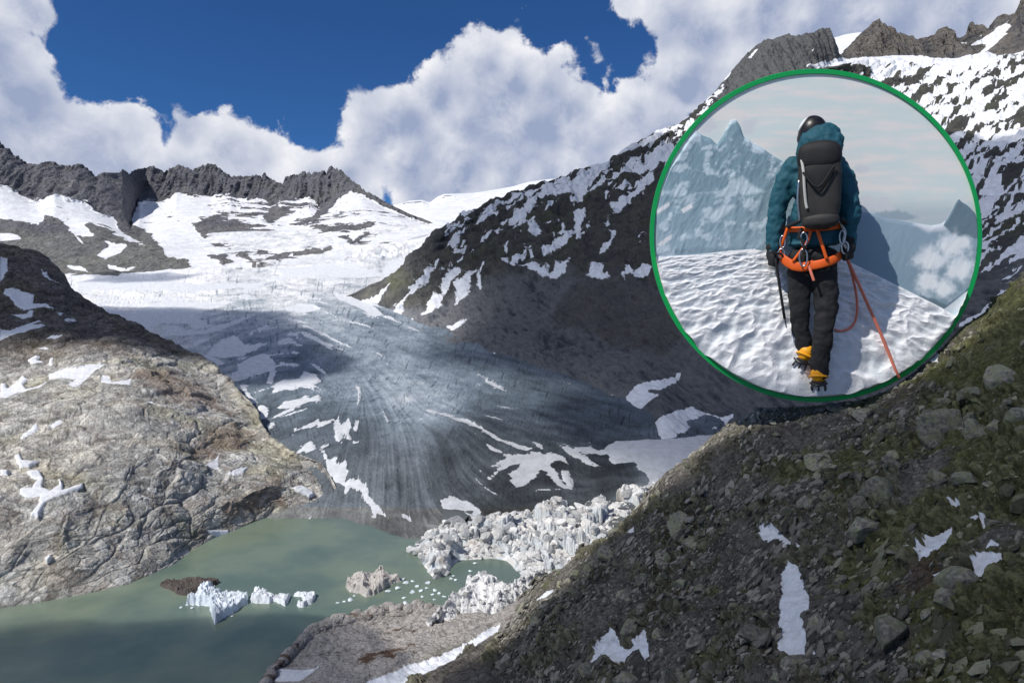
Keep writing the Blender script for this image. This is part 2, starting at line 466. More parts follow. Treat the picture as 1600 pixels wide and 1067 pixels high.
me = grid_mesh("mountain_ridge", G2, col=(colr, 'FLOAT_COLOR'), snow=(1.15 - rock * 1.3, 'FLOAT'))
MAT_FAR = terrain_mat("far rock and snow", fine=9.0, bump=0.9, speck=0.4, snow_edge=0.28, snow_noise=45.0)
link("mountain_ridge", me, MAT_FAR, kind='structure')

# white ice dome beyond the icefall
d_cr = [(560, 345, 5200), (600, 325, 5200), (625, 319, 5200), (640, 314, 5200), (660, 313, 5200), (672, 317, 5200), (683, 308, 5200), (695, 303, 5200), (715, 303, 5200), (740, 302, 5300), (760, 299, 5300), (800, 292, 5400), (830, 284, 5500), (860, 280, 5600), (900, 279, 5600), (1000, 285, 5600)]
G, v = loft(560, 1000, [dict(p=[(560, 400, 2700), (700, 375, 2900), (1000, 380, 2900)], rows=20), dict(p=[(560, 372, 3300), (680, 348, 3500), (1000, 350, 3500)]), dict(p=[(560, 350, 4300), (680, 328, 4400), (800, 318, 4500), (1000, 320, 4500)]),
                        dict(p=d_cr, s=3, rows=6), dict(p=[(a, b + 40, c + 900) for a, b, c in d_cr], rows=3)])
px, py = unproj(G)
n_ = fbm(G, 500, 4, 0.5); G2 = G.copy(); G2[..., 2] += n_ * 25 * sst(v, 0, .5) * np.where(v > 2.6, .2, 1)
rk = sst(fbm(G, 120, 4, .6, off=3) - np.abs(py - np.interp(px, [a for a, b, c in d_cr], [b for a, b, c in d_cr]) - 3) / 8.0, 0.02, 0.1) * (1 - sst(px, 700, 730))
c_ = lerp3((0.70, 0.78, 0.82), (0.84, 0.87, 0.9), sst(py, 345, 300))
me = grid_mesh("snow_field", G2, col=(lerp3((0.1, 0.1, 0.11), (0.1, 0.1, 0.11), rk), 'FLOAT_COLOR'), snow=(1.2 - 1.4 * rk, 'FLOAT'))
link("snow_field", me, MAT_FAR, kind='structure')

# small snow dome behind the right hand peaks
h_cr = [(1270, 75, 4600), (1290, 62, 4600), (1310, 57, 4600), (1330, 53, 4600), (1345, 50, 4600), (1365, 60, 4600), (1400, 52, 4600), (1410, 57, 4600), (1440, 80, 4600)]
G, v = loft(1270, 1440, [dict(p=[(a, 130, 4000) for a, b, c in h_cr], rows=10), dict(p=h_cr, s=3, rows=3), dict(p=[(a, b + 30, 5000) for a, b, c in h_cr])])
G[..., 2] += fbm(G, 200, 4) * 12
me = grid_mesh("snow_slope", G, col=(np.full(G.shape, 0.1, f32), 'FLOAT_COLOR'), snow=(np.full(G.shape[:2], 1.3), 'FLOAT'))
link("snow_slope", me, MAT_FAR, kind='structure')

# ================================================================== glacier
gx = [-100, 300, 600, 900, 1130]
rowsG = [(905, 0), (850, 1), (805, 1), (760, 1), (700, 1), (640, 1), (580, 1), (520, 1), (480, 1), (440, 1), (415, 1), (400, 1), (385, 1), (372, 1), (352, 1)]
gc = []
for r, _ in rowsG:
    if r in (905, 850, 805):
        sn_ = [(-100, 805), (530, 803), (545, 806), (560, 811), (580, 815), (600, 823), (640, 834), (665, 832), (700, 842), (1130, 850)]
        e_ = {805: 0, 850: 20, 905: 60}[r]
        gc.append(dict(p=[(a, b + e_, float(lakeY(b + e_, 1.5)), -6 if e_ else 0) for a, b in sn_], s=6)); continue
    gc.append(dict(p=[(x, r + (0 if r > 400 else (600 - x) * 0.05 if x < 600 else 0), float(gY(r)), -8 if r > 860 else 0) for x in gx], s=40))
G, v = loft(-100, 1130, gc, tens=1.0)
px, py = unproj(G)
# ice flow field -> line integral convolution on the sheet's own parameters
fld_pts = [(150, 440, 1, 0), (300, 450, 1, .05), (450, 430, 1, .12), (450, 470, 1, .25), (600, 470, 1, .35), (620, 430, 1, .2), (600, 400, 1, -.1), (500, 540, 1, .5), (420, 520, 1, -.25), (350, 530, 1, -.4), (650, 560, 1, .42),
           (750, 600, 1, .33), (850, 620, 1, .28), (950, 650, 1, .28), (700, 670, 1, .42), (800, 700, 1, .33), (900, 730, 1, .25), (640, 640, 1, .8), (600, 700, .1, 1), (620, 770, 0, 1), (560, 720, -.3, 1), (500, 690, 1, -.3),
           (450, 650, 1, -.35), (540, 655, -.3, 1), (600, 660, .5, 1), (680, 740, .3, 1), (720, 790, .8, .6), (850, 780, 1, -.1), (950, 770, 1, -.3), (520, 600, 1, .75), (400, 600, 1, -.2), (560, 800, -.1, 1), (480, 730, 1, -.2), (1000, 700, 1, -.15), (300, 500, 1, .1), (200, 480, 1, .05)]
rs = 1.3; gx0, gy0, gx1, gy1 = -100, 340, 1140, 930
gw = int((gx1 - gx0) / rs); gh = int((gy1 - gy0) / rs)
XX, YY = np.meshgrid(gx0 + np.arange(gw) * rs, gy0 + np.arange(gh) * rs)
c2 = 0; s2 = 0
for (a, b, dx, dy) in fld_pts:
    th = math.atan2(dy, dx); w = ((XX - a) ** 2 + (YY - b) ** 2 + 400) ** -1.5
    c2 = c2 + w * math.cos(2 * th); s2 = s2 + w * math.sin(2 * th)
th = 0.5 * np.arctan2(s2, c2); vx = np.cos(th); vy = np.sin(th)


def lic(img, n):
    acc = img.copy(); cnt = 1
    for sg in (1, -1):
        X = np.arange(gw)[None, :] * np.ones((gh, 1)); Y = np.arange(gh)[:, None] * np.ones((1, gw)); pvx, pvy = vx * sg, vy * sg
        for _ in range(n):
            X = X + pvx; Y = Y + pvy
            xi = np.clip(X.astype(int), 0, gw - 1); yi = np.clip(Y.astype(int), 0, gh - 1)
            nvx, nvy = vx[yi, xi], vy[yi, xi]; s = np.sign(nvx * pvx + nvy * pvy); s[s == 0] = 1
            pvx, pvy = nvx * s, nvy * s
            acc += img[yi, xi]; cnt += 1
    acc /= cnt; return (acc - acc.mean()) / acc.std()


white = rng.normal(size=(gh, gw))
vx0, vy0 = vx, vy
vx, vy = -vy0, vx0 * 1.0
Lp = lic(rng.normal(size=(gh, gw)), 5)
vx, vy = vx0, vy0
Lf = lic(white, 12)
wb = white.copy()
for ax in (0, 1):
    for _ in range(3): wb = (wb + np.roll(wb, 1, ax) + np.roll(wb, -1, ax) + np.roll(wb, 2, ax)) / 4
Lc = lic(wb, 20)


def samp(img):
    X = np.clip((px - gx0) / rs, 0, gw - 2); Y = np.clip((py - gy0) / rs, 0, gh - 2)
    xi = X.astype(int); yi = Y.astype(int); fx = X - xi; fy = Y - yi
    return img[yi, xi] * (1 - fx) * (1 - fy) + img[yi, xi + 1] * fx * (1 - fy) + img[yi + 1, xi] * (1 - fx) * fy + img[yi + 1, xi + 1] * fx * fy


lf, lc, lp = samp(Lf), samp(Lc), samp(Lp)
snowG = [[(332, 548), (345, 540), (365, 535), (380, 545), (388, 555), (380, 563), (350, 567), (335, 563), (320, 562)], [(312, 556), (340, 567), (352, 574), (340, 576)],
         [(370, 575), (385, 570), (400, 563), (415, 560), (430, 575), (432, 590), (425, 608), (415, 605), (420, 590), (405, 595), (390, 592), (375, 600), (358, 595), (372, 585)],
         [(424, 608), (440, 600), (470, 598), (475, 588), (495, 593), (504, 604), (495, 610), (470, 615), (440, 622), (425, 618)],
         [(437, 640), (445, 632), (470, 630), (478, 625), (485, 630), (500, 625), (503, 637), (490, 642), (460, 648), (442, 650), (434, 648)],
         [(373, 604), (385, 606), (392, 618), (402, 629), (392, 632), (380, 618)], [(403, 636), (415, 636), (424, 650), (420, 660), (405, 664)],
         [(414, 672), (420, 668), (430, 666), (433, 675), (420, 682), (413, 680)], [(448, 690), (460, 678), (470, 680), (485, 672), (503, 667), (500, 673), (520, 677), (490, 682), (470, 686), (458, 692)],
         [(520, 672), (530, 669), (535, 680), (542, 668), (549, 667), (547, 690), (549, 702), (543, 702), (538, 690), (530, 705), (524, 700), (522, 685)],
         [(555, 678), (562, 672), (560, 685), (553, 695)], [(546, 707), (553, 703), (560, 706), (563, 703), (558, 713), (552, 710)],
         [(455, 717), (470, 710), (485, 700), (495, 710), (515, 703), (517, 710), (510, 715), (515, 728), (528, 724), (526, 735), (540, 732), (544, 745), (540, 757), (545, 757), (560, 753), (575, 760), (578, 775), (590, 790), (600, 798), (612, 808), (618, 815), (608, 815), (590, 803), (588, 810), (582, 808), (575, 790), (566, 780), (565, 770), (550, 768), (540, 775), (535, 785), (528, 785), (536, 765), (520, 758), (510, 745), (510, 735), (505, 724), (495, 718), (480, 716)],
         [(625, 797), (640, 805), (647, 815), (640, 818), (627, 808)], [(550, 795), (565, 790), (568, 795), (560, 798)],
         [(688, 783), (705, 778), (735, 788), (750, 798), (757, 810), (745, 816), (735, 806), (720, 801), (700, 800), (690, 797)], [(730, 812), (760, 806), (800, 812), (815, 820), (770, 828), (740, 832), (728, 828)],
         [(662, 657), (700, 666), (750, 686), (790, 704), (830, 716), (822, 719), (790, 713), (765, 702), (740, 690), (700, 676), (665, 661)],
         [(740, 700), (770, 712), (800, 724), (830, 720), (860, 715), (880, 720), (892, 733), (875, 729), (864, 737), (872, 745), (880, 755), (892, 766), (875, 763), (855, 746), (846, 741), (835, 755), (815, 766), (806, 767), (795, 752), (792, 746), (812, 736), (790, 742), (764, 754), (785, 737), (745, 747), (790, 729), (765, 718)],
         [(838, 790), (865, 780), (872, 786), (865, 795), (845, 795)], [(786, 793), (820, 802), (860, 796), (910, 793), (905, 799), (850, 804), (815, 808)], [(878, 738), (888, 740), (896, 760), (888, 764), (878, 752)],
         [(893, 712), (920, 703), (935, 708), (960, 693), (1000, 688), (1060, 684), (1130, 676), (1140, 720), (1060, 760), (1015, 762), (1010, 745), (995, 740), (990, 728), (960, 728), (950, 720), (915, 718)],
         [(430, 420), (520, 412), (590, 425), (600, 432), (560, 436), (440, 432)], [(310, 445), (415, 440), (412, 450), (300, 458), (120, 452), (115, 440), (200, 432)], [(600, 412), (640, 400), (650, 408), (610, 432), (592, 440), (597, 428)],
         [(425, 485), (440, 492), (470, 480), (490, 485), (502, 494), (475, 500), (450, 498)], [(520, 461), (560, 470), (575, 478), (600, 500), (585, 505), (560, 490), (530, 474)],
         [(865, 705), (900, 712), (950, 735), (940, 737), (890, 718)], [(545, 706), (560, 712), (556, 717)], [(170, 500), (260, 470), (360, 480), (300, 500), (330, 515), (250, 510)]]
sds = sunion(px, py, snowG)
alb = idw(px, py, [(150, 430, .85), (150, 480, .8), (300, 445, .85), (300, 490, .68), (450, 420, .7), (450, 470, .62), (600, 420, .55), (620, 385, .7), (680, 370, .8), (560, 370, .8), (520, 400, .7), (400, 500, .45), (650, 470, .36), (500, 510, .36), (600, 520, .22), (700, 560, .13), (800, 600, .12), (620, 632, .34), (570, 615, .26), (670, 640, .30), (560, 700, .09), (620, 740, .15), (640, 780, .12), (590, 790, .16),
                   (700, 740, .06), (850, 760, .035), (800, 780, .035), (950, 740, .035), (950, 640, .09), (900, 660, .085), (760, 700, .055), (520, 680, .11), (470, 660, .12), (420, 640, .12), (600, 820, .1), (520, 580, .2), (480, 575, .2), (400, 560, .3), (1000, 620, .12), (840, 600, .13), (330, 530, .45), (300, 530, .5), (900, 800, .08), (1000, 790, .15)], 3.2)
mot = fbm(G, 70, 5, .6, off=3); mot2 = fbm(G, 22, 4, .6, off=6)
crv = sst(lp + .5 * mot2, .9, 1.7) * sst(py, 800, 640) * sst(py, 395, 440)
alb = alb * 1.12 * (1 + (0.075 * lf * sst(alb, .9, .2) + 0.05 * np.tanh(lc)) * (1 - .85 * np.exp(-((px - 615) / 60) ** 2 - ((py - 635) / 45) ** 2)) + .65 * mot + .6 * mot2) * (1 - .5 * crv) * (1 + .16 * np.tanh(lc * 1.3) * sst(py, 640, 690) * sst(px, 640, 700))
alb = np.clip(alb, 0.03, 0.86)
bl = sst(alb, .75, .1)
colg = alb[..., None] * lerp3((1.0, 1.01, 1.02), (0.80, 1.0, 1.20), bl * (0.6 + .4 * sst(py, 780, 640)))
colg = np.where(sst(py, 770, 815)[..., None] * np.ones(3) > 0.5, colg * np.array([1.1, 1.0, .88]), colg)
# streaks of old snow lying in the furrows
frac = idw(px, py, [(300, 490, .6), (450, 470, 1.3), (600, 470, 1.0), (520, 540, .8), (420, 530, .4), (420, 600, 1.6), (650, 500, 1.6), (700, 570, 2.2), (800, 620, 2.1), (620, 640, 2.2), (700, 670, 1.9), (800, 660, 1.7), (850, 690, 1.9), (600, 740, 3), (680, 770, 3), (850, 760, 2.2), (940, 640, 2.6), (200, 440, 0.2), (620, 400, 1.0), (520, 600, 1.8)], 3)
st = sst(lc * .75 + lf * .45 - frac, 0.0, 0.25)
ero = fbm(G, 30, 4, .6, off=77) * 9 + lf * 1.2
sds2 = sds + (ero - 1.5) * sst(py, 560, 620)
snow = np.maximum(snowattr(sds2, 5), 0.15 + st * .75)
gdirt = idw(px, py, [(200, 440, 0), (450, 450, .02), (600, 420, .03), (420, 580, .08), (560, 700, .22), (800, 740, .42), (700, 690, .35), (950, 640, .35), (1000, 710, .30), (720, 790, .30), (850, 780, .4), (540, 760, .12)], 3)
nb = fbm(G, 60, 4, .5); crev = fbm(G, 16, 4, .6, ridged=True)
h = (lf * 0.25 + lc * 0.3 - crv * 1.3 + lp * .2) * np.minimum(G[..., 1] / 1000.0, 1.5) * 1.2 * sst(py, 400, 460) + nb * 4 + fbm(G, 240, 3) * 12 * sst(py, 800, 700)
icef = np.exp(-((py - 398) / 14.0) ** 2) * sst(px, 480, 540)
h = h + icef * (fbm(G, 45, 4, .6, ridged=True) * 26)
h = h * (1 - .7 * sst(sds, -2, 4))
# the tongue is humped along its axis and dips to its margins
axis = np.interp(py, [380, 450, 520, 600, 700, 800], [600, 420, 540, 660, 680, 640]); 
hump = np.exp(-((px - axis) / 260.0) ** 2) * sst(py, 800, 680) * 18 * sst(py, 420, 520)
G2 = G.copy(); G2[..., 2] += h * sst(G[..., 2], -6, 6) + hump
snt = sst(py, 860, 800)
me = grid_mesh("glacier", G2, dirt=(gdirt, 'FLOAT'), col=(colg, 'FLOAT_COLOR'), snow=(snow, 'FLOAT'))
MAT_ICE = terrain_mat("glacier ice", fine=1.6, rough=0.75, bump=0.45, speck=0.16, snow_edge=0.16, snow_noise=6.0, snowcol=(0.80, 0.83, 0.87))
link("glacier", me, MAT_ICE, kind='structure')

# ================================================================== left hill: shoulder above with shade put into its colour, polished slabs below
shore = [(-300, 1040), (-150, 990), (0, 950), (60, 941), (100, 935), (160, 922), (200, 912), (240, 895), (270, 884), (290, 870), (320, 850), (340, 838), (370, 828), (400, 815), (430, 805), (470, 807), (500, 806), (530, 803), (545, 806)]
S0 = [(a, b, float(lakeY(b))) for a, b in shore]
C_top = [(-300, 300, 1500), (-100, 350, 1500), (0, 378, 1500), (30, 386, 1500), (60, 396, 1480), (85, 415, 1450), (100, 428, 1430), (115, 450, 1400), (150, 480, 1330), (200, 504, 1250), (240, 525, 1180), (280, 545, 1120), (318, 561, 1070), (345, 580, 1010),
         (370, 600, 960), (400, 640, 880), (408, 670, 830), (415, 688, 800), (440, 702, 770), (460, 712, 750), (500, 722, 735), (518, 750, 705), (530, 785, 675), (545, 812, 655)]
C_1 = [(-300, 850, 470), (0, 830, 478), (100, 820, 490), (200, 820, 525), (250, 815, 545), (300, 800, 580), (340, 785, 605), (400, 760, 640), (440, 752, 665), (480, 765, 672), (500, 775, 672), (530, 797, 662), (545, 810, 655)]
C_2 = [(-300, 740, 530), (0, 720, 560), (100, 722, 570), (200, 715, 590), (270, 715, 620), (330, 722, 670), (400, 722, 700), (450, 735, 700), (500, 755, 695), (530, 793, 670), (545, 811, 655)]
C_3 = [(-300, 620, 740), (0, 610, 780), (100, 605, 790), (200, 600, 820), (270, 610, 850), (330, 635, 850), (380, 670, 820), (405, 690, 790), (450, 718, 745), (500, 738, 722), (530, 789, 672), (545, 811, 655)]
C_4 = [(-300, 540, 900), (0, 540, 930), (100, 540, 950), (200, 542, 980), (270, 556, 1010), (330, 590, 960), (370, 622, 910), (400, 655, 860), (415, 690, 795), (450, 713, 752), (500, 728, 730), (530, 787, 674), (545, 812, 655)]
back = [(a, b + 60, c + (200 if a < 440 else 30), -20) for a, b, c in C_top]
G, v = loft(-300, 545, [dict(p=[(a, b, c - 6, -12) for a, b, c in S0], s=6, rows=4), dict(p=S0, s=8), dict(p=C_1, s=25), dict(p=C_2, s=25), dict(p=C_3, s=25), dict(p=C_4, s=25), dict(p=C_top, s=4, rows=25),
                        dict(p=back, s=30, rows=3)], step=1.2)
G = G.astype(f32)
px, py = unproj(G); N0 = normals(G)
warp = np.stack([fbm(G, 40, 3, off=1), fbm(G, 40, 3, off=2), fbm(G, 40, 3, off=3)], -1) * 8
Gw = G + warp
Gd = np.stack([Gw[..., 0] * .8 + Gw[..., 2] * .9, Gw[..., 1], Gw[..., 2] * .8 - Gw[..., 0] * .45], -1)     # joints dip to the right
W1 = worley(Gd, 26, stretch=(1.9, 1.6, 0.6)); W2 = worley(Gd, 9.5, off=4, stretch=(1.9, 1.0, 0.65)); W3 = worley(Gd, 3.8, off=8, stretch=(2.2, 1, .7))
big = fbm(G, 150, 5, .5, off=31); med = fbm(Gw, 28, 5, .55, ridged=True, off=17)
strat = fbm(Gw, 14, 4, .6, ridged=True, stretch=(3.0, 1, .45), off=41)
low = sst(py, 520, 600)                               # polished slabs low, blocky slope above
ed = sst(v, 1.0, 1.5) * (1 - sst(v, 5.8, 5.99) * .6) * (1 - .95 * sst(v, 5.98, 6.03))
dz = big * 17 + step(W1) * 5.5 + step(W2) * 1.3 + step(W3) * .45 - .9 * (1 - sst(W1[1], 0, .07)) - .5 * (1 - sst(W2[1], 0, .08)) - .2 * (1 - sst(W3[1], 0, .1)) + med * .9 + strat * .9
dz = (dz - 2) * (0.35 + 0.65 * ed) * (G[..., 1] / 700.0) ** 0.5 * sst(550 - px, 0, 60)
snowC = [[(0, 401), (11, 404), (12, 425), (5, 434), (0, 437)], [(5, 457), (10, 450), (30, 452), (53, 460), (52, 470), (72, 472), (84, 480), (60, 477), (40, 481), (25, 475), (15, 463)],
         [(18, 493), (30, 492), (42, 492), (46, 485), (52, 486), (50, 496), (35, 500)], [(0, 517), (15, 518), (35, 510), (60, 499), (65, 501), (50, 507), (72, 509), (65, 516), (40, 520), (20, 525), (0, 532)],
         [(86, 487), (95, 484), (103, 486), (95, 490)], [(100, 500), (108, 497), (120, 501), (112, 503)], [(72, 528), (80, 525), (97, 529), (85, 532)], [(42, 558), (55, 551), (62, 553), (58, 558), (68, 561), (50, 567)], [(77, 558), (82, 557), (81, 570), (76, 570)],
         [(76, 580), (100, 575), (120, 577), (140, 570), (155, 573), (175, 571), (160, 577), (145, 584), (135, 593), (118, 604), (105, 600), (120, 592), (95, 590), (76, 592)],
         [(0, 592), (8, 592), (10, 600), (25, 590), (35, 582), (43, 588), (35, 597), (40, 604), (60, 600), (78, 594), (60, 603), (40, 608), (20, 614), (8, 624), (4, 622), (0, 618)],
         [(159, 588), (170, 590), (175, 597), (204, 594), (203, 601), (170, 600), (158, 597)], [(229, 627), (238, 627), (240, 632), (232, 631)], [(30, 680), (45, 669), (57, 660), (60, 668), (50, 675), (35, 683)],
         [(75, 664), (95, 655), (99, 658), (85, 665)], [(22, 705), (30, 703), (35, 712), (60, 713), (45, 722), (32, 723), (25, 713)], [(0, 728), (12, 727), (12, 738), (0, 740)],
         [(40, 731), (58, 727), (63, 733), (68, 742), (65, 757), (78, 762), (92, 752), (92, 742), (98, 750), (98, 760), (130, 749), (130, 757), (105, 767), (85, 772), (70, 780), (58, 800), (52, 797), (46, 798), (60, 780), (62, 772), (40, 774), (30, 768), (32, 760), (50, 758), (58, 745), (48, 742)],
         [(67, 868), (75, 862), (79, 867), (72, 877)], [(307, 725), (320, 727), (335, 718), (342, 710), (340, 725), (344, 736), (325, 729)], [(354, 740), (370, 732), (387, 727), (380, 737), (365, 742)],
         [(326, 826), (340, 827), (358, 827), (360, 835), (340, 840)], [(459, 756), (475, 753), (490, 762), (495, 768), (485, 772), (465, 763)], [(449, 813), (462, 798), (475, 798), (500, 806), (480, 814)],
         [(65, 418), (80, 432), (95, 442), (85, 440), (70, 428)], [(55, 541), (70, 540), (80, 543)], [(206, 546), (212, 547), (208, 550)]]
sds = sunion(px, py, snowC)
insn = sst(sds, -3, 3)
G2 = G + (N0 * (dz * (1 - insn * .6))[..., None]).astype(f32)
t1 = sst(fbm(G, 45, 5, .6, off=51), -.25, .3); t2 = sst(fbm(Gw, 18, 4, .6, off=61), .0, .35); t3 = sst(fbm(G, 90, 4, .6, off=71), .0, .3)
grey = np.array((0.46, 0.455, 0.43)); tan = np.array((0.50, 0.44, 0.34)); rust = np.array((0.155, 0.095, 0.06)); lich = np.array((0.30, 0.28, 0.17))
c_ = lerp3(grey, tan, t1 * .42); c_ = lerp3(grey * .72, c_, sst(fbm(G, 60, 4, .6, off=81), -.3, .15))
c_ = c_ * (1 - (t2 * .38)[..., None]) + rust * (t2 * .38)[..., None]
c_ = c_ * (1 - (t3 * .45)[..., None]) + lich * (t3 * .45)[..., None]
c_ = c_ * 1.25 * (0.72 + .56 * W2[2])[..., None] * (0.82 + .36 * W3[2])[..., None]
ck = np.minimum(sst(W1[1], 0, .06) * .5 + .5, np.minimum(sst(W2[1], .0, .09) * .5 + .5, sst(W3[1], 0, .12) * .35 + .65))
c_ = c_ * ck[..., None]
rb = sst(sunion(px, py, [[(300, 690), (330, 668), (370, 668), (400, 690), (380, 705), (330, 715), (305, 720)], [(190, 590), (250, 575), (320, 600), (370, 650), (330, 640), (260, 625)], [(400, 750), (440, 740), (450, 790), (400, 800), (360, 815), (350, 770)]]) + fbm(G, 20, 4, off=5) * 22, -5, 10)
c_ = c_ * (1 - (rb * .5)[..., None]) + rust * (rb * .5)[..., None] * 1.3
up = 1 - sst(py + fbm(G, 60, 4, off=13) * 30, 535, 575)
c_ = lerp3(c_, c_ * np.array([.36, .33, .32]), up)  # cloud shade on the shoulder, put into the rock colour
wet = 1 - sst(v, 1.0, 1.10)
c_ = c_ * (1 - .35 * wet)[..., None]
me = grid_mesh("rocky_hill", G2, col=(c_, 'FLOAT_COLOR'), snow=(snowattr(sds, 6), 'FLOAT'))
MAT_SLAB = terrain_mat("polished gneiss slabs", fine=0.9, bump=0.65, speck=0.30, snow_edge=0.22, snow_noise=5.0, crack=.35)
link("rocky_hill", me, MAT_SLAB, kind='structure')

# ================================================================== right valley wall
D_base = [(540, 470), (550, 478), (565, 486), (600, 505), (640, 540), (670, 555), (700, 562), (760, 572), (850, 592), (900, 606), (980, 632), (1020, 656), (1032, 690), (1050, 735), (1080, 790), (1200, 840), (1400, 850), (1800, 850)]
Db = [(a, b, float(gY(b)), 1) for a, b in D_base]
D_1 = [(540, 469, 2020), (600, 480, 1850), (650, 490, 1700), (700, 475, 1680), (760, 445, 1680), (820, 430, 1620), (860, 442, 1560), (900, 434, 1520), (960, 444, 1430), (1020, 452, 1350), (1100, 470, 1220), (1250, 480, 1120), (1400, 470, 1050), (1500, 450, 1020), (1600, 400, 1000), (1800, 340, 1000)]
D_m = [(a, (b + np.interp(a, [q[0] for q in D_base], [q[1] for q in D_base])) / 2, float((c + gY(np.interp(a, [q[0] for q in D_base], [q[1] for q in D_base]))) / 2 * 1.02)) for a, b, c in D_1]
D_2 = [(540, 468, 2030), (600, 458, 1900), (690, 430, 1900), (760, 385, 1950), (820, 362, 1980), (900, 350, 2020), (1000, 330, 2020), (1100, 290, 2020), (1250, 220, 2050), (1350, 200, 2150), (1450, 215, 2050), (1540, 240, 1800), (1600, 240, 1700), (1800, 200, 1600)]
D_3 = [(540, 467, 2040), (600, 448, 1930), (690, 385, 1990), (760, 345, 2080), (820, 325, 2150), (900, 300, 2280), (960, 280, 2350), (1040, 245, 2450), (1100, 215, 2480), (1200, 130, 2600), (1260, 120, 2700), (1310, 128, 2900), (1350, 140, 3000), (1400, 142, 3000), (1450, 150, 2850), (1500, 150, 2650), (1540, 150, 2500), (1600, 140, 2350), (1800, 80, 2200)]
D_t = [(540, 466, 2050), (560, 458, 2040), (575, 450, 2030), (600, 440, 2000), (620, 430, 1990), (640, 416, 1990), (660, 396, 2000), (675, 378, 2030), (690, 360, 2060), (703, 355, 2090), (720, 345, 2120), (740, 334, 2150), (760, 323, 2180), (780, 314, 2210), (800, 307, 2250), (830, 296, 2300), (870, 284, 2380), (890, 276, 2400), (915, 268, 2430),
       (935, 263, 2450), (952, 259, 2480), (962, 250, 2500), (975, 240, 2520), (1000, 225, 2560), (1025, 212, 2600), (1050, 202, 2640), (1080, 188, 2680), (1090, 178, 2700), (1100, 166, 2710), (1110, 155, 2720), (1130, 128, 2760), (1150, 105, 2800), (1165, 88, 2830), (1175, 80, 2840), (1185, 72, 2860), (1197, 65, 2880), (1212, 63, 2900), (1230, 57, 2920),
       (1245, 59, 2930), (1260, 57, 2950), (1272, 54, 2960), (1283, 48, 2980), (1290, 47, 2990), (1297, 52, 3000), (1303, 66, 3010), (1309, 88, 3040), (1320, 96, 3150), (1345, 92, 3200), (1370, 90, 3250), (1400, 88, 3280), (1440, 92, 3300), (1480, 94, 3250), (1520, 90, 3200), (1540, 82, 3150), (1560, 92, 3050), (1600, 84, 2950), (1700, 60, 2900), (1800, 40, 2900)]
G, v = loft(540, 1800, [dict(p=[(a, b + 3, c - 25, -25) for a, b, c, d in Db], s=6, rows=4), dict(p=Db, s=10), dict(p=D_m, s=30), dict(p=D_1, s=20), dict(p=D_2, s=30), dict(p=D_3, s=30), dict(p=D_t, s=1), dict(p=[(a, b + 40, c + 500) for a, b, c in D_t], s=40, rows=4),
                        dict(p=[(a, 480, c + 1200) for a, b, c in D_t], s=40, rows=3)], step=1.4)
G = G.astype(f32); px, py = unproj(G); N0 = normals(G)
# stay inside the visible wall left edge: shrink relief there
ctr = np.clip((px - 545) / 120, 0.06, 1) * sst(v, 1.0, 1.4)
tn = 1 - sst(np.abs(v - 6), 0, .35) * 1.0
trim_ = sst(v, 2.85, 3.15)                             # 0 below the trimline (bare moraine), 1 above
# gullies run down the fall line: stretch noise along (y+z)
fall = np.stack([G[..., 0] * 1.0 + G[..., 2] * .6, G[..., 1] * .35, G[..., 2] * .25], -1)
gul = fbm(fall, 55, 5, .55, ridged=True, off=5); gul2 = fbm(fall, 17, 4, .6, ridged=True, off=15)
big = fbm(G, 220, 5, .5, ridged=True, off=3); med = fbm(G, 48, 5, .6, off=9)
W1 = worley(G, 38, off=3, stretch=(1.3, 1.3, .8))
dz = big * 26 * trim_ + gul * (9 + 8 * trim_) + gul2 * 3.2 + med * (5 + 12 * trim_) + step(W1) * 12 * trim_
slabm = sst(sunion(px, py, [[(860, 500), (905, 440), (1020, 450), (1080, 520), (1040, 560), (960, 545), (925, 520), (870, 515)]]) + med * 12, -6, 8)
dz = dz + slabm * (fbm(fall, 40, 5, .6, ridged=True, off=33) * 16 - 4)
crestlock = (1 - .93 * np.exp(-((v - 6) / .28) ** 2)) * (1 - .9 * sst(v, 5.97, 6.05))
summit = sst(sunion(px, py, [[(1120, 150), (1165, 85), (1200, 40), (1312, 30), (1316, 96), (1290, 110), (1200, 160), (1120, 230)], [(1540, 95), (1545, 40), (1650, -30), (1700, 60), (1600, 90)]]), -8, 6)
flu = fbm(np.stack([G[..., 0] + G[..., 2] * .2, G[..., 1] * .12, G[..., 2] * .16], -1), 55, 6, .62, ridged=True, off=22)
dz = dz * (1 - .9 * summit)
G[..., 1] += summit * (.5 - flu) * 55 * (1 - .9 * sst(v, 5.97, 6.05))
G[..., 2] += summit * (fbm(np.stack([G[..., 0], G[..., 0] * 0, G[..., 0] * 0 + 5], -1), 30, 5, .7, ridged=True)) * 14 * np.exp(-((v - 6) / .08) ** 2)
G2 = G + (N0 * (dz * ctr * crestlock * (G[..., 1] / 1700.0) ** .7 * (1 - sst(v, 7, 8)))[..., None]).astype(f32)
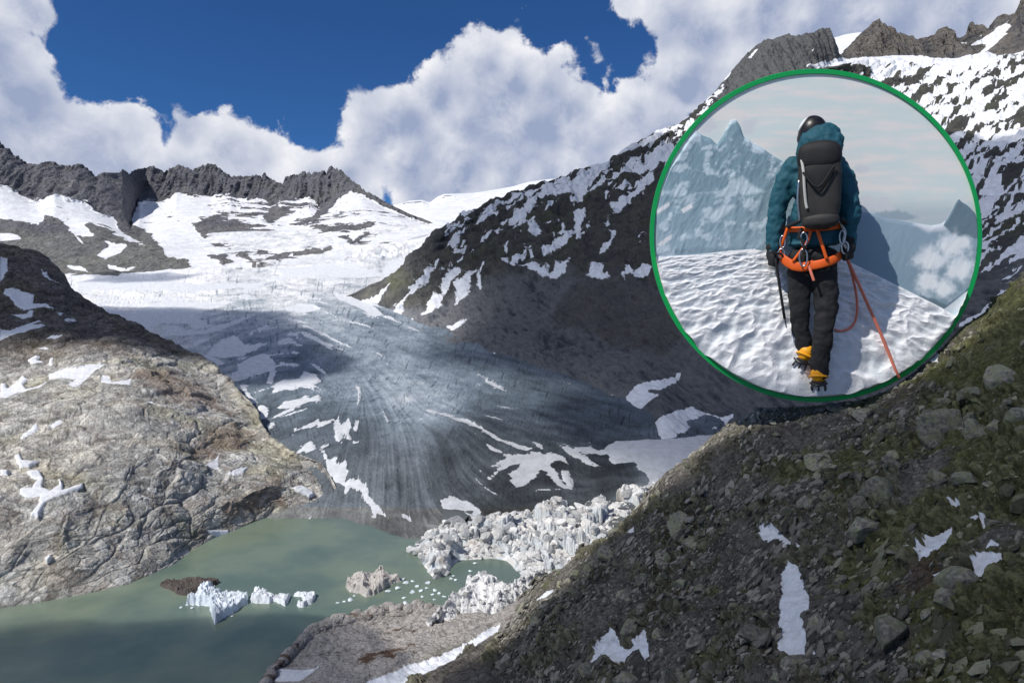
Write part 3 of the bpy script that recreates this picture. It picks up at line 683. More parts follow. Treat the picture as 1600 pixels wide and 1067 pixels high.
snowD = [[(700, 370), (740, 348), (770, 331), (800, 316), (840, 303), (885, 282), (875, 291), (850, 303), (830, 315), (800, 327), (780, 331), (750, 343), (720, 360), (705, 368)],
         [(833, 318), (850, 308), (880, 295), (900, 281), (930, 272), (955, 263), (960, 264), (932, 281), (925, 300), (912, 315), (890, 322), (870, 320), (850, 323)],
         [(952, 258), (970, 244), (1000, 232), (1030, 217), (1060, 206), (1088, 198), (1060, 214), (1020, 231), (990, 246), (965, 258)],
         [(888, 327), (920, 312), (945, 296), (962, 283), (985, 277), (962, 292), (940, 305), (915, 321), (897, 330)],
         [(980, 283), (1000, 266), (1030, 252), (1056, 240), (1046, 264), (1020, 276), (1000, 284)], [(954, 333), (960, 330), (975, 322), (995, 305), (1012, 285), (1025, 282), (1022, 300), (1000, 318), (990, 330), (972, 346), (962, 352), (960, 340)],
         [(798, 358), (805, 350), (820, 345), (818, 337), (822, 330), (833, 328), (835, 340), (825, 350), (822, 360), (800, 369)], [(827, 377), (835, 365), (845, 375), (847, 380), (833, 385)],
         [(774, 374), (785, 371), (791, 373), (780, 378)],
         [(898, 345), (905, 337), (915, 338), (917, 350), (910, 365), (905, 375), (890, 383), (875, 382), (870, 390), (880, 393), (900, 388), (907, 378), (917, 372), (923, 360), (920, 374), (905, 388), (890, 398), (875, 402), (868, 406), (850, 412), (847, 405), (865, 402), (868, 390), (865, 385), (873, 378), (880, 362), (885, 375), (898, 370)],
         [(938, 408), (945, 395), (960, 380), (966, 380), (955, 397), (945, 408)], [(814, 424), (825, 422), (845, 431), (870, 434), (885, 424), (894, 418), (894, 426), (885, 436), (865, 443), (850, 439), (835, 433)],
         [(918, 439), (935, 425), (943, 424), (945, 435), (957, 444), (935, 444)], [(975, 444), (985, 432), (991, 437), (978, 446)], [(990, 441), (1005, 431), (1021, 431), (1015, 439), (995, 445)],
         [(792, 422), (800, 398), (799, 424)], [(823, 401), (830, 405), (839, 414), (830, 411)], [(700, 442), (715, 430), (727, 437), (715, 453), (702, 466), (692, 472)],
         [(718, 457), (740, 440), (752, 427), (746, 448), (725, 471), (711, 484)], [(749, 452), (760, 429), (763, 432), (753, 456)], [(724, 401), (736, 396), (728, 405)], [(701, 388), (718, 376), (720, 388), (708, 394)],
         [(600, 499), (620, 480), (640, 463), (665, 443), (692, 418), (692, 425), (668, 452), (645, 474), (625, 494), (610, 502)], [(568, 472), (590, 468), (612, 450), (602, 470), (590, 485), (602, 502), (585, 499), (565, 487)],
         [(603, 514), (620, 520), (635, 510), (646, 502), (648, 512), (640, 524), (628, 526)], [(658, 496), (672, 480), (695, 467), (700, 470), (685, 486), (668, 497)], [(633, 532), (650, 530), (674, 521), (655, 536), (670, 548), (650, 545)],
         [(700, 516), (715, 508), (731, 502), (722, 513), (710, 521)], [(735, 560), (770, 556), (785, 566), (792, 574), (770, 568), (745, 563)], [(945, 622), (958, 616), (962, 617), (950, 624)], [(975, 628), (990, 612), (1020, 600), (1040, 598), (1015, 615), (1030, 622), (1000, 640), (985, 636)],
         [(1015, 612), (1050, 595), (1068, 584), (1060, 598), (1030, 615)], [(1000, 668), (1050, 650), (1080, 640), (1100, 645), (1130, 655), (1148, 645), (1145, 655), (1120, 675), (1080, 700), (1055, 720), (1040, 760), (1028, 760), (1030, 720), (1036, 700), (1015, 680)],
         [(1255, 104), (1285, 97), (1310, 92), (1345, 88), (1390, 84), (1430, 88), (1480, 92), (1530, 84), (1560, 78), (1552, 96), (1530, 115), (1500, 135), (1480, 148), (1450, 150), (1430, 138), (1390, 128), (1350, 115), (1300, 106), (1270, 108)],
         [(1493, 515), (1515, 500), (1535, 490), (1548, 478), (1562, 462), (1577, 455), (1568, 474), (1550, 488), (1525, 500), (1505, 515)],
         [(1170, 90), (1180, 78), (1186, 76), (1176, 92)], [(1262, 80), (1270, 78), (1268, 84)], [(1098, 230), (1060, 250), (1080, 225), (1100, 215)], [(1600, 85), (1570, 105), (1530, 130), (1500, 150), (1510, 120), (1560, 90), (1600, 70)]]
sds = sunion(px, py, snowD) + med * 6 + fbm(G, 16, 3, .6, off=88) * 4
# long wind drifted streaks on the upper right slopes
ca, sa = math.cos(math.radians(-33)), math.sin(math.radians(-33))
su = px * ca + py * sa; sv = -px * sa + py * ca
stq = fbm(np.stack([su / 5.0, sv * 1.0, su * 0], -1), 11, 5, .6, off=2)
right = sst(px, 1290, 1360) * sst(v, 2.6, 3.0)
sq = (stq * 1.3 + .02 - .12 * sst(py, 300, 440) - .5 * sst(py, 430, 470) - .25 * (1 - sst(px, 1300, 1400))) * 40
sds = np.maximum(sds, np.where(right > .5, sq, -60))
# thinner broken snow on the long crest, left of the circle
stl = fbm(np.stack([su / 2.6, sv, su * 0], -1), 14, 5, .6, off=8)
sql = (stl * 1.15 - .12 - sst(py - np.interp(px, [c[0] for c in D_t], [c[1] for c in D_t]), 20, 110) * .25) * 40
sds = np.maximum(sds, np.where((px > 690) & (px < 1170) & (v > 3.2), sql, -60))
dsteep = sst(sunion(px, py, [[(1140, 130), (1165, 85), (1200, 58), (1250, 45), (1300, 40), (1312, 90), (1290, 96), (1255, 104), (1200, 140), (1100, 240), (1080, 230)], [(1540, 60), (1600, -30), (1660, -10), (1660, 40), (1600, 75), (1570, 92), (1545, 92)]]), -1, 1)
sds = np.where((px > 1320) & (py > 112) & (v > 4), np.minimum(sds, (stq * 1.6 + .22) * 40), sds)
sds = np.where((dsteep > .5) & (sunion(px, py, snowD) < 0), -20, sds)
ct = sst(med, -.3, .4)
cw = lerp3((0.085, 0.080, 0.075), (0.135, 0.125, 0.10), ct)
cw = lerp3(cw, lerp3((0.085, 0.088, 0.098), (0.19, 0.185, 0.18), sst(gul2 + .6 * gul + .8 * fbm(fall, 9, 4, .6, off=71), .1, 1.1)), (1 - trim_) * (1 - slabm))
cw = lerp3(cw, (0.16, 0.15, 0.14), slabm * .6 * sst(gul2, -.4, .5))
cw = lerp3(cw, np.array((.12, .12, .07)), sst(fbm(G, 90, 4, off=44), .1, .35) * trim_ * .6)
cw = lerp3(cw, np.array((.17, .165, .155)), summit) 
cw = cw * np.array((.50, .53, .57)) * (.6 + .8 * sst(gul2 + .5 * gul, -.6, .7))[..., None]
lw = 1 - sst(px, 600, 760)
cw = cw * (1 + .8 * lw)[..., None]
dirty = sst(py, 455, 480) * (1 - sst(px, 600, 640))
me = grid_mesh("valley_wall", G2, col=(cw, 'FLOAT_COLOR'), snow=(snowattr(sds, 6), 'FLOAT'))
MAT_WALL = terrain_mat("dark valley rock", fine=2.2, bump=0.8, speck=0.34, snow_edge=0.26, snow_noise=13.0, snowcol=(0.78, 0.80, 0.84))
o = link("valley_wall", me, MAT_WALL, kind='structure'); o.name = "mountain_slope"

# jagged cliffs over the snow bowl
F_cr = [(1298, 98, 3500), (1310, 92, 3500), (1325, 76, 3500), (1338, 62, 3500), (1348, 53, 3500), (1358, 43, 3500), (1366, 36, 3500), (1371, 34, 3500), (1378, 39, 3500), (1386, 44, 3500), (1398, 52, 3500), (1412, 56, 3500), (1428, 64, 3500), (1440, 63, 3480), (1458, 58, 3480), (1466, 49, 3480), (1475, 46, 3480), (1481, 51, 3480), (1486, 47, 3480), (1492, 60, 3480),
        (1502, 61, 3450), (1508, 58, 3450), (1513, 40, 3450), (1519, 36, 3450), (1525, 42, 3450), (1532, 42, 3450), (1537, 50, 3450), (1545, 44, 3430), (1551, 43, 3400), (1558, 30, 3400), (1564, 26, 3400), (1570, 31, 3380), (1576, 28, 3370), (1582, 27, 3350), (1588, 22, 3330), (1593, 14, 3310), (1596, 2, 3300), (1602, 4, 3300), (1650, -20, 3200), (1800, -60, 3200)]
F_b = [(1298, 108, 3200), (1345, 96, 3250), (1370, 92, 3280), (1400, 92, 3300), (1450, 98, 3320), (1480, 96, 3280), (1530, 90, 3220), (1545, 84, 3180), (1560, 94, 3080), (1600, 80, 2990), (1700, 50, 2900), (1800, 40, 2900)]
G, v = loft(1298, 1800, [dict(p=[(a, b + 8, c, -30) for a, b, c in F_b], s=6), dict(p=F_cr, s=1, rows=10), dict(p=[(a, b + 50, c + 300) for a, b, c in F_cr], s=20, rows=4), dict(p=[(a, 300, c + 900) for a, b, c in F_cr])], step=1.0)
px, py = unproj(G); N0 = normals(G)
gul = fbm(np.stack([G[..., 0] + G[..., 2] * .12, G[..., 1] * .12, G[..., 2] * .16], -1), 55, 6, .62, ridged=True, off=7); med = fbm(G, 90, 5, .6, off=9)
G2 = G.copy(); G2[..., 1] += (.5 - gul) * 75 * sst(v, 0, .25) * (1 - .95 * sst(v, .97, 1.03))
G2[..., 2] += fbm(np.stack([G[..., 0], G[..., 0] * 0, G[..., 0] * 0 + 8], -1), 40, 5, .7, ridged=True) * 14 * np.exp(-((v - 1) / .1) ** 2)
sf = sunion(px, py, [[(1515, 70), (1545, 55), (1558, 45), (1577, 32), (1582, 40), (1562, 62), (1545, 78), (1530, 90), (1540, 70)], [(1500, 66), (1512, 64), (1510, 70)], [(1524, 58), (1532, 56), (1530, 62)]])
me = grid_mesh("mountain_cliffs", G2, col=(lerp3((.105, .105, .112), (.17, .155, .14), sst(med + (gul - .2) * .6, -.2, .4)), 'FLOAT_COLOR'), snow=(snowattr(sf + med * 4, 4), 'FLOAT'))
link("mountain_cliffs", me, MAT_FAR, kind='structure')

# ================================================================== near spur and lakeside shelf
E_cr = [(400, 1095, lakeY(1095)), (430, 1050, lakeY(1050)), (455, 1018, lakeY(1018, .5)), (470, 1008, lakeY(1008, .5)), (480, 988, lakeY(988, 1)), (510, 975, lakeY(975, 1.5)), (560, 962, lakeY(962, 2)), (600, 953, lakeY(953, 2.5)), (660, 949, lakeY(949, 3)), (690, 953, lakeY(953, 4)), (740, 968, 425), (780, 966, 425), (830, 938, 425), (860, 912, 425),
        (900, 880, 425), (930, 857, 424), (960, 832, 422), (1000, 797, 420), (1030, 768, 415), (1060, 735, 410), (1100, 705, 402), (1140, 672, 395), (1180, 642, 390), (1275, 634, 382), (1350, 624, 376), (1400, 604, 372), (1450, 568, 370), (1480, 536, 370), (1500, 514, 370), (1540, 485, 372), (1570, 455, 372), (1600, 425, 372), (1700, 380, 370), (1850, 320, 370)]
E_0 = [(400, 1200, 300), (600, 1200, 285), (800, 1200, 235), (1000, 1200, 195), (1280, 1200, 148), (1600, 1200, 115), (1850, 1200, 100)]
E_1 = [(400, 1110, 345), (430, 1075, 358), (600, 1067, 340), (800, 1067, 290), (1000, 1067, 240), (1280, 1067, 182), (1600, 1067, 140), (1850, 1067, 122)]
E_2 = [(400, 1105, 350), (430, 1065, 364), (500, 1010, 394), (600, 1000, 400), (700, 995, 392), (800, 1000, 345), (900, 970, 325), (1000, 930, 308), (1280, 900, 238), (1450, 870, 205), (1600, 840, 190), (1850, 800, 170)]
E_3 = [(400, 1100, 355), (430, 1055, 368), (500, 992, 408), (600, 972, 428), (700, 968, 425), (780, 978, 395), (850, 945, 380), (950, 880, 370), (1050, 820, 348), (1280, 760, 305), (1450, 700, 285), (1600, 620, 275), (1850, 560, 260)]
_j = []
for q in np.arange(432, 678, 4.0):
    yy = np.interp(q, [c[0] for c in E_cr], [c[1] for c in E_cr]) + rng.normal() * 2.2 + 3.5 * math.sin(q * .21) * math.sin(q * .07); zz = np.interp(q, [430, 560, 680], [.2, 2, 3.5]); _j.append((float(q), float(yy), float(lakeY(yy, zz))))
E_cr = [c for c in E_cr if c[0] < 431] + _j + [c for c in E_cr if c[0] > 679]
G, v = loft(400, 1850, [dict(p=E_0, s=40), dict(p=E_1, s=40), dict(p=E_2, s=40), dict(p=E_3, s=35), dict(p=E_cr, s=3), dict(p=[(a, b + 30, c + 40, -14) for a, b, c in E_cr], s=30, rows=8), dict(p=[(a, b + 60, c + 90, -50) for a, b, c in E_cr], s=30, rows=4)], step=1.3)
G = G.astype(f32); px, py = unproj(G); N0 = normals(G); N0 = np.where(N0[..., 2:3] < 0, -N0, N0)
runnel = fbm(np.stack([G[..., 0] + .55 * G[..., 1], G[..., 1] * .25, G[..., 2] * .2], -1), 26, 4, .55, ridged=True, off=55)
shelf = (1 - sst((py - 1067) + (px - 575) * .414, -5, 20)) * (1 - sst(px, 790, 850))
foot0 = sst(px, 1120, 1180) * (1 - sst(px, 1510, 1560)) * np.exp(-((v - 4) / .25) ** 2)
big0 = (fbm(G, 70, 4, .5, off=3) * 8 + runnel * 2.6) * (1 - .7 * shelf) * (1 - .8 * foot0) * (1 - .3 * np.exp(-((v - 4) / .25) ** 2)) * (1 - .6 * sst(v, 4.2, 5))
G = (G + N0 * big0[..., None]).astype(f32); px, py = unproj(G); N0 = normals(G); N0 = np.where(N0[..., 2:3] < 0, -N0, N0)
shelf = (1 - sst((py - 1067) + (px - 575) * .414, -5, 20)) * (1 - sst(px, 790, 850))
big = fbm(G, 70, 4, .5, off=3); med = fbm(G, 22, 5, .55, ridged=True, off=5)
warp = np.stack([fbm(G, 14, 3, off=1), fbm(G, 14, 3, off=2), fbm(G, 14, 3, off=3)], -1) * 5
W1 = worley(G + warp, 13, off=2, stretch=(1, 1, .7)); W2 = worley(G + warp, 4.2, off=4); W3 = worley(G, 1.6, off=6)
crag = sst(fbm(G, 30, 4, .55, off=77), -.02, .16)       # where bedrock ribs break through the scree
cragp = sst(sunion(px, py, [[(1300, 750), (1400, 740), (1400, 800), (1330, 830), (1300, 800)], [(1440, 620), (1510, 600), (1540, 640), (1500, 680), (1440, 660)], [(1030, 790), (1100, 780), (1110, 850), (1040, 880)], [(1370, 950), (1410, 950), (1410, 1000), (1360, 1000)]]) + med * 14, -12, 10)
crag = np.maximum(crag * .8, cragp)
str_ = fbm(G + warp, 9, 5, .6, ridged=True, stretch=(3.2, 1.6, .4), off=12)
dz = med * 1.5 + crag * (step(W1) * 8 + step(W2) * 4.2 + 1.5 - 1.6 * (1 - sst(W2[1], 0, .16))) + step(W3) * .55 + step(W2) * .8
dzs = 2.0 + str_ * 2.6 + step(W2) * .8 - .6 * (1 - sst(W1[1], 0, .1))
dz = dz * (1 - shelf) + dzs * shelf
nearc = np.exp(-((v - 4) / .25) ** 2)
# keep the ground clear of the round panel's foot
ringfoot = sst(px, 1120, 1180) * (1 - sst(px, 1510, 1560)) * nearc
dz = dz * (1 - .3 * nearc) * (1 - .8 * ringfoot) * (1 - .6 * sst(v, 4.2, 5))
snowE = [[(1185, 832), (1190, 820), (1200, 818), (1212, 821), (1222, 835), (1240, 847), (1258, 857), (1240, 859), (1215, 855), (1195, 847)],
         [(1220, 900), (1235, 880), (1250, 885), (1257, 905), (1258, 920), (1266, 935), (1265, 955), (1253, 962), (1263, 985), (1259, 1025), (1250, 1031), (1235, 1029), (1217, 1015), (1222, 990), (1217, 975), (1222, 960), (1219, 945), (1225, 930), (1219, 915)],
         [(924, 1039), (935, 1020), (940, 1000), (950, 990), (962, 988), (972, 1013), (985, 1011), (1000, 995), (1014, 985), (1013, 1000), (1015, 1025), (1008, 1033), (1000, 1015), (985, 1023), (975, 1033), (950, 1036)],
         [(1410, 850), (1430, 852), (1443, 850), (1444, 837), (1465, 832), (1488, 824), (1488, 843), (1465, 862), (1438, 880), (1440, 862), (1430, 869)],
         [(1488, 788), (1500, 786), (1504, 795), (1492, 798)], [(1491, 813), (1504, 811), (1500, 817)], [(1512, 812), (1525, 805), (1531, 808), (1520, 816)], [(1531, 808), (1540, 807), (1545, 820), (1538, 829)],
         [(1541, 857), (1550, 844), (1563, 853), (1555, 859)], [(1521, 880), (1535, 861), (1550, 865), (1571, 866), (1569, 880), (1555, 887), (1545, 885), (1551, 892), (1545, 905), (1530, 909), (1523, 898)], [(1457, 897), (1470, 892), (1479, 896), (1465, 906)],
         [(575, 1069), (600, 1060), (640, 1044), (690, 1028), (740, 1003), (770, 984), (790, 977), (780, 990), (740, 1012), (690, 1042), (650, 1060), (630, 1077), (570, 1084)], [(425, 1062), (480, 1052), (500, 1048), (470, 1070), (425, 1082)],
         [(839, 937), (855, 925), (870, 921), (855, 934), (842, 941)], [(979, 836), (992, 824), (991, 832)], [(1453, 568), (1466, 556), (1476, 555), (1468, 568)], [(1270, 1010), (1276, 1022), (1272, 1024)]]
sds = sunion(px, py, snowE)
insn = sst(sds, -3, 3)
G2 = G + N0 * (dz * (1 - insn * .75))[..., None]
zl = .8 + .7 * med * (v < 4) ; okc = (v <= 4.02) & (px > 425) & (G[..., 1] < 460) & (py > 940)
G2[..., 2] = np.where(okc, np.maximum(G2[..., 2], zl), G2[..., 2])
a1 = sst(fbm(G, 24, 5, .6, off=51), -.25, .25); a2 = sst(fbm(G, 34, 5, .6, off=61) + np.clip((px - 1330) / 700, -.25, .3), -.05, .2)
scree = np.array((.145, .134, .12)); dark = np.array((.075, .07, .065)); moss = np.array((.100, .108, .036)); brown = np.array((.085, .05, .028)); lic_ = np.array((.17, .17, .095))
c_ = lerp3(dark, scree, a1)
c_ = c_ * (1 - a2[..., None] * .8) + (moss * a2[..., None] * .8)
a3 = sst(fbm(G, 30, 4, .6, off=91), .05, .3) * sst(px, 1330, 1450) * sst(py, 760, 840)
c_ = c_ * (1 - a3[..., None] * .7) + brown * a3[..., None] * .7
c_ = c_ * (1 - (crag * .55)[..., None]) + (lic_ * (.45 + .9 * W2[2])[..., None]) * (crag * .55)[..., None]
# paler debris along the crest, its sunlight put into the colour
cr = np.exp(-((v - 4) / .20) ** 2) * (1 - sst(px, 1150, 1250))
c_ = lerp3(c_, (.30, .27, .20), cr * .75)
c_ = c_ * (.6 + .8 * W3[2])[..., None]
csh = lerp3((.15, .14, .13), (.42, .395, .37), sst(str_, -.45, .35)); csh = lerp3(csh, (.13, .085, .06), sst(fbm(G, 9, 4, .6, off=33, stretch=(3, 1, 1)), .15, .4))
c_ = lerp3(c_, csh, shelf)
crk = np.minimum(sst(W2[1], 0, .13) * .5 + .5, 1); c_ = c_ * (1 - (1 - crk) * np.maximum(crag, shelf * .5))[..., None]
me = grid_mesh("mountain_spur", G2, col=(c_, 'FLOAT_COLOR'), snow=(snowattr(sds, 5), 'FLOAT'))
MAT_SPUR = terrain_mat("lichened scree", fine=0.42, bump=1.0, speck=0.5, snow_edge=0.22, snow_noise=2.2, snowcol=(0.76, 0.79, 0.84))
link("hillside", me, MAT_SPUR, kind='structure')
SP_P = G2.reshape(-1, 3); SP_N = N0.reshape(-1, 3); SP_px, SP_py = unproj(G2); SP_px = SP_px.ravel(); SP_py = SP_py.ravel(); SP_v = v.ravel(); SP_snow = sds.ravel(); SP_shelf = shelf.ravel(); SP_moss = a2.ravel(); SP_crest = cr.ravel()

# ================================================================== lake
def simple_mat(name, col, rough=0.6, metal=0.0, bump=0.0, bscale=30.0, vary=0.0, spec=0.5, coat=0.0):
    m = bpy.data.materials.new(name); m.use_nodes = True; t = m.node_tree; N = NB(t)
    b = t.nodes['Principled BSDF']; b.inputs['Roughness'].default_value = rough; b.inputs['Metallic'].default_value = metal
    b.inputs['Specular IOR Level'].default_value = spec; b.inputs['Coat Weight'].default_value = coat
    tcn = t.nodes.new('ShaderNodeTexCoord'); n = N.noise(tcn.outputs['Object'], bscale, 5, 0.6)
    c = N.v('SCALE', tuple(col[:3]), N.m('ADD', 1.0, N.m('MULTIPLY', N.m('SUBTRACT', n.outputs[0], 0.5), vary * 2)))
    N.put(b.inputs['Base Color'], c)
    if bump:
        bp = t.nodes.new('ShaderNodeBump'); bp.inputs['Strength'].default_value = bump; bp.inputs['Distance'].default_value = 0.02
        N.put(bp.inputs['Height'], n.outputs[0]); t.links.new(bp.outputs[0], b.inputs['Normal'])
    return m


wm = bpy.data.materials.new("milky lake water"); wm.use_nodes = True; t = wm.node_tree; N = NB(t)
b = t.nodes['Principled BSDF']; g = t.nodes.new('ShaderNodeNewGeometry')
n = N.noise(g.outputs['Position'], 1 / 90.0, 4, .55)
N.put(b.inputs['Base Color'], N.mix(N.mr(n.outputs[0], .38, .62), (0.115, 0.165, 0.135), (0.185, 0.235, 0.17)))
b.inputs['Roughness'].default_value = 0.22; b.inputs['Specular IOR Level'].default_value = 0.35
n2 = N.noise(N.v('MULTIPLY', g.outputs['Position'], (1, 2.2, 1)), 1 / 2.2, 5, .65)
bp = t.nodes.new('ShaderNodeBump'); bp.inputs['Strength'].default_value = 0.18; bp.inputs['Distance'].default_value = 0.25
N.put(bp.inputs['Height'], n2.outputs[0]); t.links.new(bp.outputs[0], b.inputs['Normal'])
gx_, gy_ = np.meshgrid(np.linspace(-900, 700, 60), np.linspace(60, 900, 60))
me = grid_mesh("lake_water", np.stack([gx_, gy_, gx_ * 0], -1))
link("lake_water", me, wm, kind='structure')
# valley floor under everything, out to the horizon
gx_, gy_ = np.meshgrid(np.linspace(-30000, 30000, 80), np.linspace(-20000, 40000, 80))
me = grid_mesh("ground", np.stack([gx_, gy_, gx_ * 0 - 40], -1), col=(np.full(gx_.shape + (3,), .12, f32), 'FLOAT_COLOR'), snow=(np.full(gx_.shape, -1), 'FLOAT'))
link("ground", me, MAT_WALL, kind='structure')

# ================================================================== broken ice at the snout
def ice_sheet(name, x0, x1, front, backc, zf, zb, amp, size, seed, tex=None, zmin=-2):
    fr = [(a, b, float(lakeY(b, zf)), 0) for a, b in front]; bk = [(a, b, float(lakeY(b, zb)), 0) for a, b in backc]
    mid = [(a, (b + np.interp(a, [q[0] for q in backc], [q[1] for q in backc])) / 2, float((lakeY(b, zf) + lakeY(np.interp(a, [q[0] for q in backc], [q[1] for q in backc]), zb)) / 2), 3) for a, b in front]
    G, v = loft(x0, x1, [dict(p=[(a, b + 2, c - 2, -8) for a, b, c, d in fr], s=3, rows=4), dict(p=fr, s=4), dict(p=mid, s=12), dict(p=bk, s=5), dict(p=[(a, b, c + 14, -14) for a, b, c, d in bk], s=5, rows=6)], step=.95)
    px, py = unproj(G); N0 = normals(G); N0 = np.where(N0[..., 2:3] < 0, -N0, N0)
    wp = np.stack([fbm(G, size, 3, off=seed + 1), fbm(G, size, 3, off=seed + 2), fbm(G, size, 3, off=seed + 3)], -1) * size * .5
    A = worley(G + wp, size, off=seed, stretch=(1.2, 1, .9)); B = worley(G + wp, size * .36, off=seed + 4, stretch=(1, 1, .9)); r = fbm(G, size * 1.3, 5, .6, ridged=True, off=seed)
    ends = sst(np.minimum(px - x0, x1 - px), 0, 34.0)
    e = sst(v, 1.0, 1.9) * (1 - sst(v, 3.1, 4)) * ends
    fold = fbm(G + wp, size * 1.1, 4, .55, ridged=True, off=seed + 9, stretch=(.45, 1.6, 1.6))
    tilt_ = (A[0] * (A[2] - .5)) * 1.6
    dz = ((A[2] - .35) * .9 + tilt_ + (B[2] - .5) * .22 + r * .5 + fold * .45 - .4 * (1 - sst(A[1], 0, .12)) - .10 * (1 - sst(B[1], 0, .12))) * amp * e
    G2 = G.copy(); G2[..., 2] += dz - (1 - ends) * 6; G2 = G2 + N0 * (fbm(G, 2.2, 3, .6, off=seed) * .5 * e)[..., None]
    gr = sst(fbm(G, size * 1.6, 4, .6, off=seed + 20), -.05, .35)
    c = lerp3((.80, .79, .77), (.42, .42, .42), gr * .75) * (.80 + .25 * B[2])[..., None]
    c = lerp3(c, (.45, .52, .58), sst(.16 - A[1], 0, .12) * .6)
    c = lerp3(c, (.30, .25, .20), sst(fbm(G, size * .7, 4, .6, off=seed + 30), .22, .45) * .7)
    if tex: c = tex(c, px, py, G)
    me = grid_mesh(name, G2, col=(c, 'FLOAT_COLOR'), snow=(np.full(px.shape, -1.0), 'FLOAT'))
    return me


MAT_SER = terrain_mat("broken glacier ice", fine=0.5, rough=0.6, bump=0.7, speck=0.14)
me = ice_sheet("ice_front", 646, 1062,
               [(646, 852), (655, 882), (670, 902), (690, 905), (706, 890), (712, 877), (770, 874), (795, 878), (812, 905), (840, 918), (870, 908), (920, 880), (960, 850), (1000, 815), (1030, 785), (1062, 760)],
               [(646, 846), (670, 831), (700, 826), (740, 824), (770, 818), (800, 812), (818, 806), (830, 798), (860, 800), (880, 795), (900, 800), (925, 790), (938, 782), (960, 788), (975, 774), (1000, 776), (1025, 772), (1045, 755), (1062, 745)],
               -.5, 9.0, 7.5, 19.0, 3.0)
link("ice_field", me, MAT_SER, kind='structure')
me = ice_sheet("ice_apron", 668, 878,
               [(668, 968), (680, 985), (700, 988), (740, 985), (780, 975), (820, 952), (850, 930), (878, 912)],
               [(668, 963), (690, 950), (705, 935), (718, 920), (735, 910), (748, 905), (765, 908), (790, 915), (810, 912), (840, 905), (860, 897), (878, 893)],
               1.0, 14.0, 4.5, 15.0, 40.0, tex=lambda c, px, py, G: lerp3(c, (.84, .84, .84), np.full(px.shape, .75)))
link("ice_slope", me, MAT_SER, kind='structure')


def ice_rubble(src, n, smin, smax, seed, cond):
    ob = bpy.data.objects[src].data; V = np.empty(len(ob.vertices) * 3, f32); ob.vertices.foreach_get('co', V); V = V.reshape(-1, 3)
    a, b = unproj(V); ok = np.where((V[:, 2] > .8) & cond(a, b))[0]; r = np.random.default_rng(seed); sel = r.choice(ok, n)
    Vs = []; Fs = []; Cs = []; bs_ = []
    for k in range(16):
        W_, F0 = ico(2); bs_.append(rock_verts(W_, r, 11))
    nv = len(bs_[0]); t3 = fbm(V[sel], 25, 3, off=seed)
    for i, j in enumerate(sel):
        s_ = smin + (smax - smin) * r.random() ** 4; an = r.uniform(0, 6.28); ca, sa = math.cos(an), math.sin(an)
        W_ = bs_[i % 16] * (s_ * r.uniform(.8, 1.7), s_ * r.uniform(.5, 1.0), s_ * r.uniform(.35, 1.1)); tl = r.uniform(-.5, .5)
        W_ = W_ @ np.array([[1, 0, tl], [0, 1, 0], [-tl, 0, 1]]) @ np.array([[ca, sa, 0], [-sa, ca, 0], [0, 0, 1]])
        Vs.append(W_ + V[j]); Fs.append(F0 + i * nv)
        g_ = r.random(); c = np.array((.74, .735, .72)) * (.66 + .42 * g_) if r.random() > .38 + t3[i] * .9 else np.array((.36, .37, .38)) * (.6 + .8 * g_)
        Cs.append(np.tile(c, (nv, 1)))
    me = mesh_from("ice_rubble", np.concatenate(Vs), np.concatenate(Fs), smooth=False)
    set_attr(me, 'col', np.concatenate(Cs), 'FLOAT_COLOR'); set_attr(me, 'snow', np.full(len(me.vertices), -1.0)); return me


def rock_verts(V, r, cuts=9):
    V = V.copy() * r.uniform(.75, 1.2, 3)
    for _ in range(cuts):
        nn = r.normal(size=3); nn /= np.linalg.norm(nn); d = r.uniform(.4, .75); e = V @ nn - d; V -= np.maximum(e, 0)[:, None] * nn * .96
    return V


def ico(sub):
    bm = bmesh.new(); bmesh.ops.create_icosphere(bm, subdivisions=sub, radius=1.0)
    V = np.array([v.co[:] for v in bm.verts]); F_ = np.array([[v.index for v in f.verts] for f in bm.faces]); bm.free(); return V, F_


link("ice_rubble", ice_rubble("ice_field", 1300, .5, 7.0, 4, lambda a, b: (b < 905)), MAT_SER, kind='stuff', label="jumble of broken white and grey ice blocks at the glacier snout", cat="ice rubble")
link("snow_rubble", ice_rubble("ice_slope", 500, .5, 3.0, 6, lambda a, b: (b < 985)), MAT_SER, kind='stuff', label="broken snow and ice lumps on the white ice slope beside the lake", cat="ice rubble")

# melt pool on the tongue
pool_m = simple_mat("melt pool water", (.09, .10, .10), .12)
th_ = np.linspace(0, 2 * np.pi, 40, endpoint=False)


def gz(x, y):        # glacier height by nearest vertex
    d = (GL[:, 0] - x) ** 2 + (GL[:, 1] - y) ** 2; return float(GL[d.argmin(), 2])


GLo = bpy.data.objects["glacier"].data; GL = np.empty(len(GLo.vertices) * 3, f32); GLo.vertices.foreach_get('co', GL); GL = GL.reshape(-1, 3)
pc = P(713, 815, float(gY(815))); zc = max(gz(pc[0], pc[1]), 1) + .8
vv_ = [(pc[0], pc[1], zc)]
for q in th_:
    r = 1 + .12 * math.sin(3 * q + 1) + .07 * math.sin(5 * q)
    vv_.append((pc[0] + 15 * r * math.cos(q), pc[1] + 42 * r * math.sin(q), zc))
me = mesh_from("meltwater_pool", vv_, [(0, 1 + i, 1 + (i + 1) % 40) for i in range(40)])
link("meltwater_pool", me, pool_m, kind='structure')

# ================================================================== icebergs
def ico(sub):
    bm = bmesh.new(); bmesh.ops.create_icosphere(bm, subdivisions=sub, radius=1.0)
    V = np.array([v.co[:] for v in bm.verts]); F_ = np.array([[v.index for v in f.verts] for f in bm.faces]); bm.free(); return V, F_


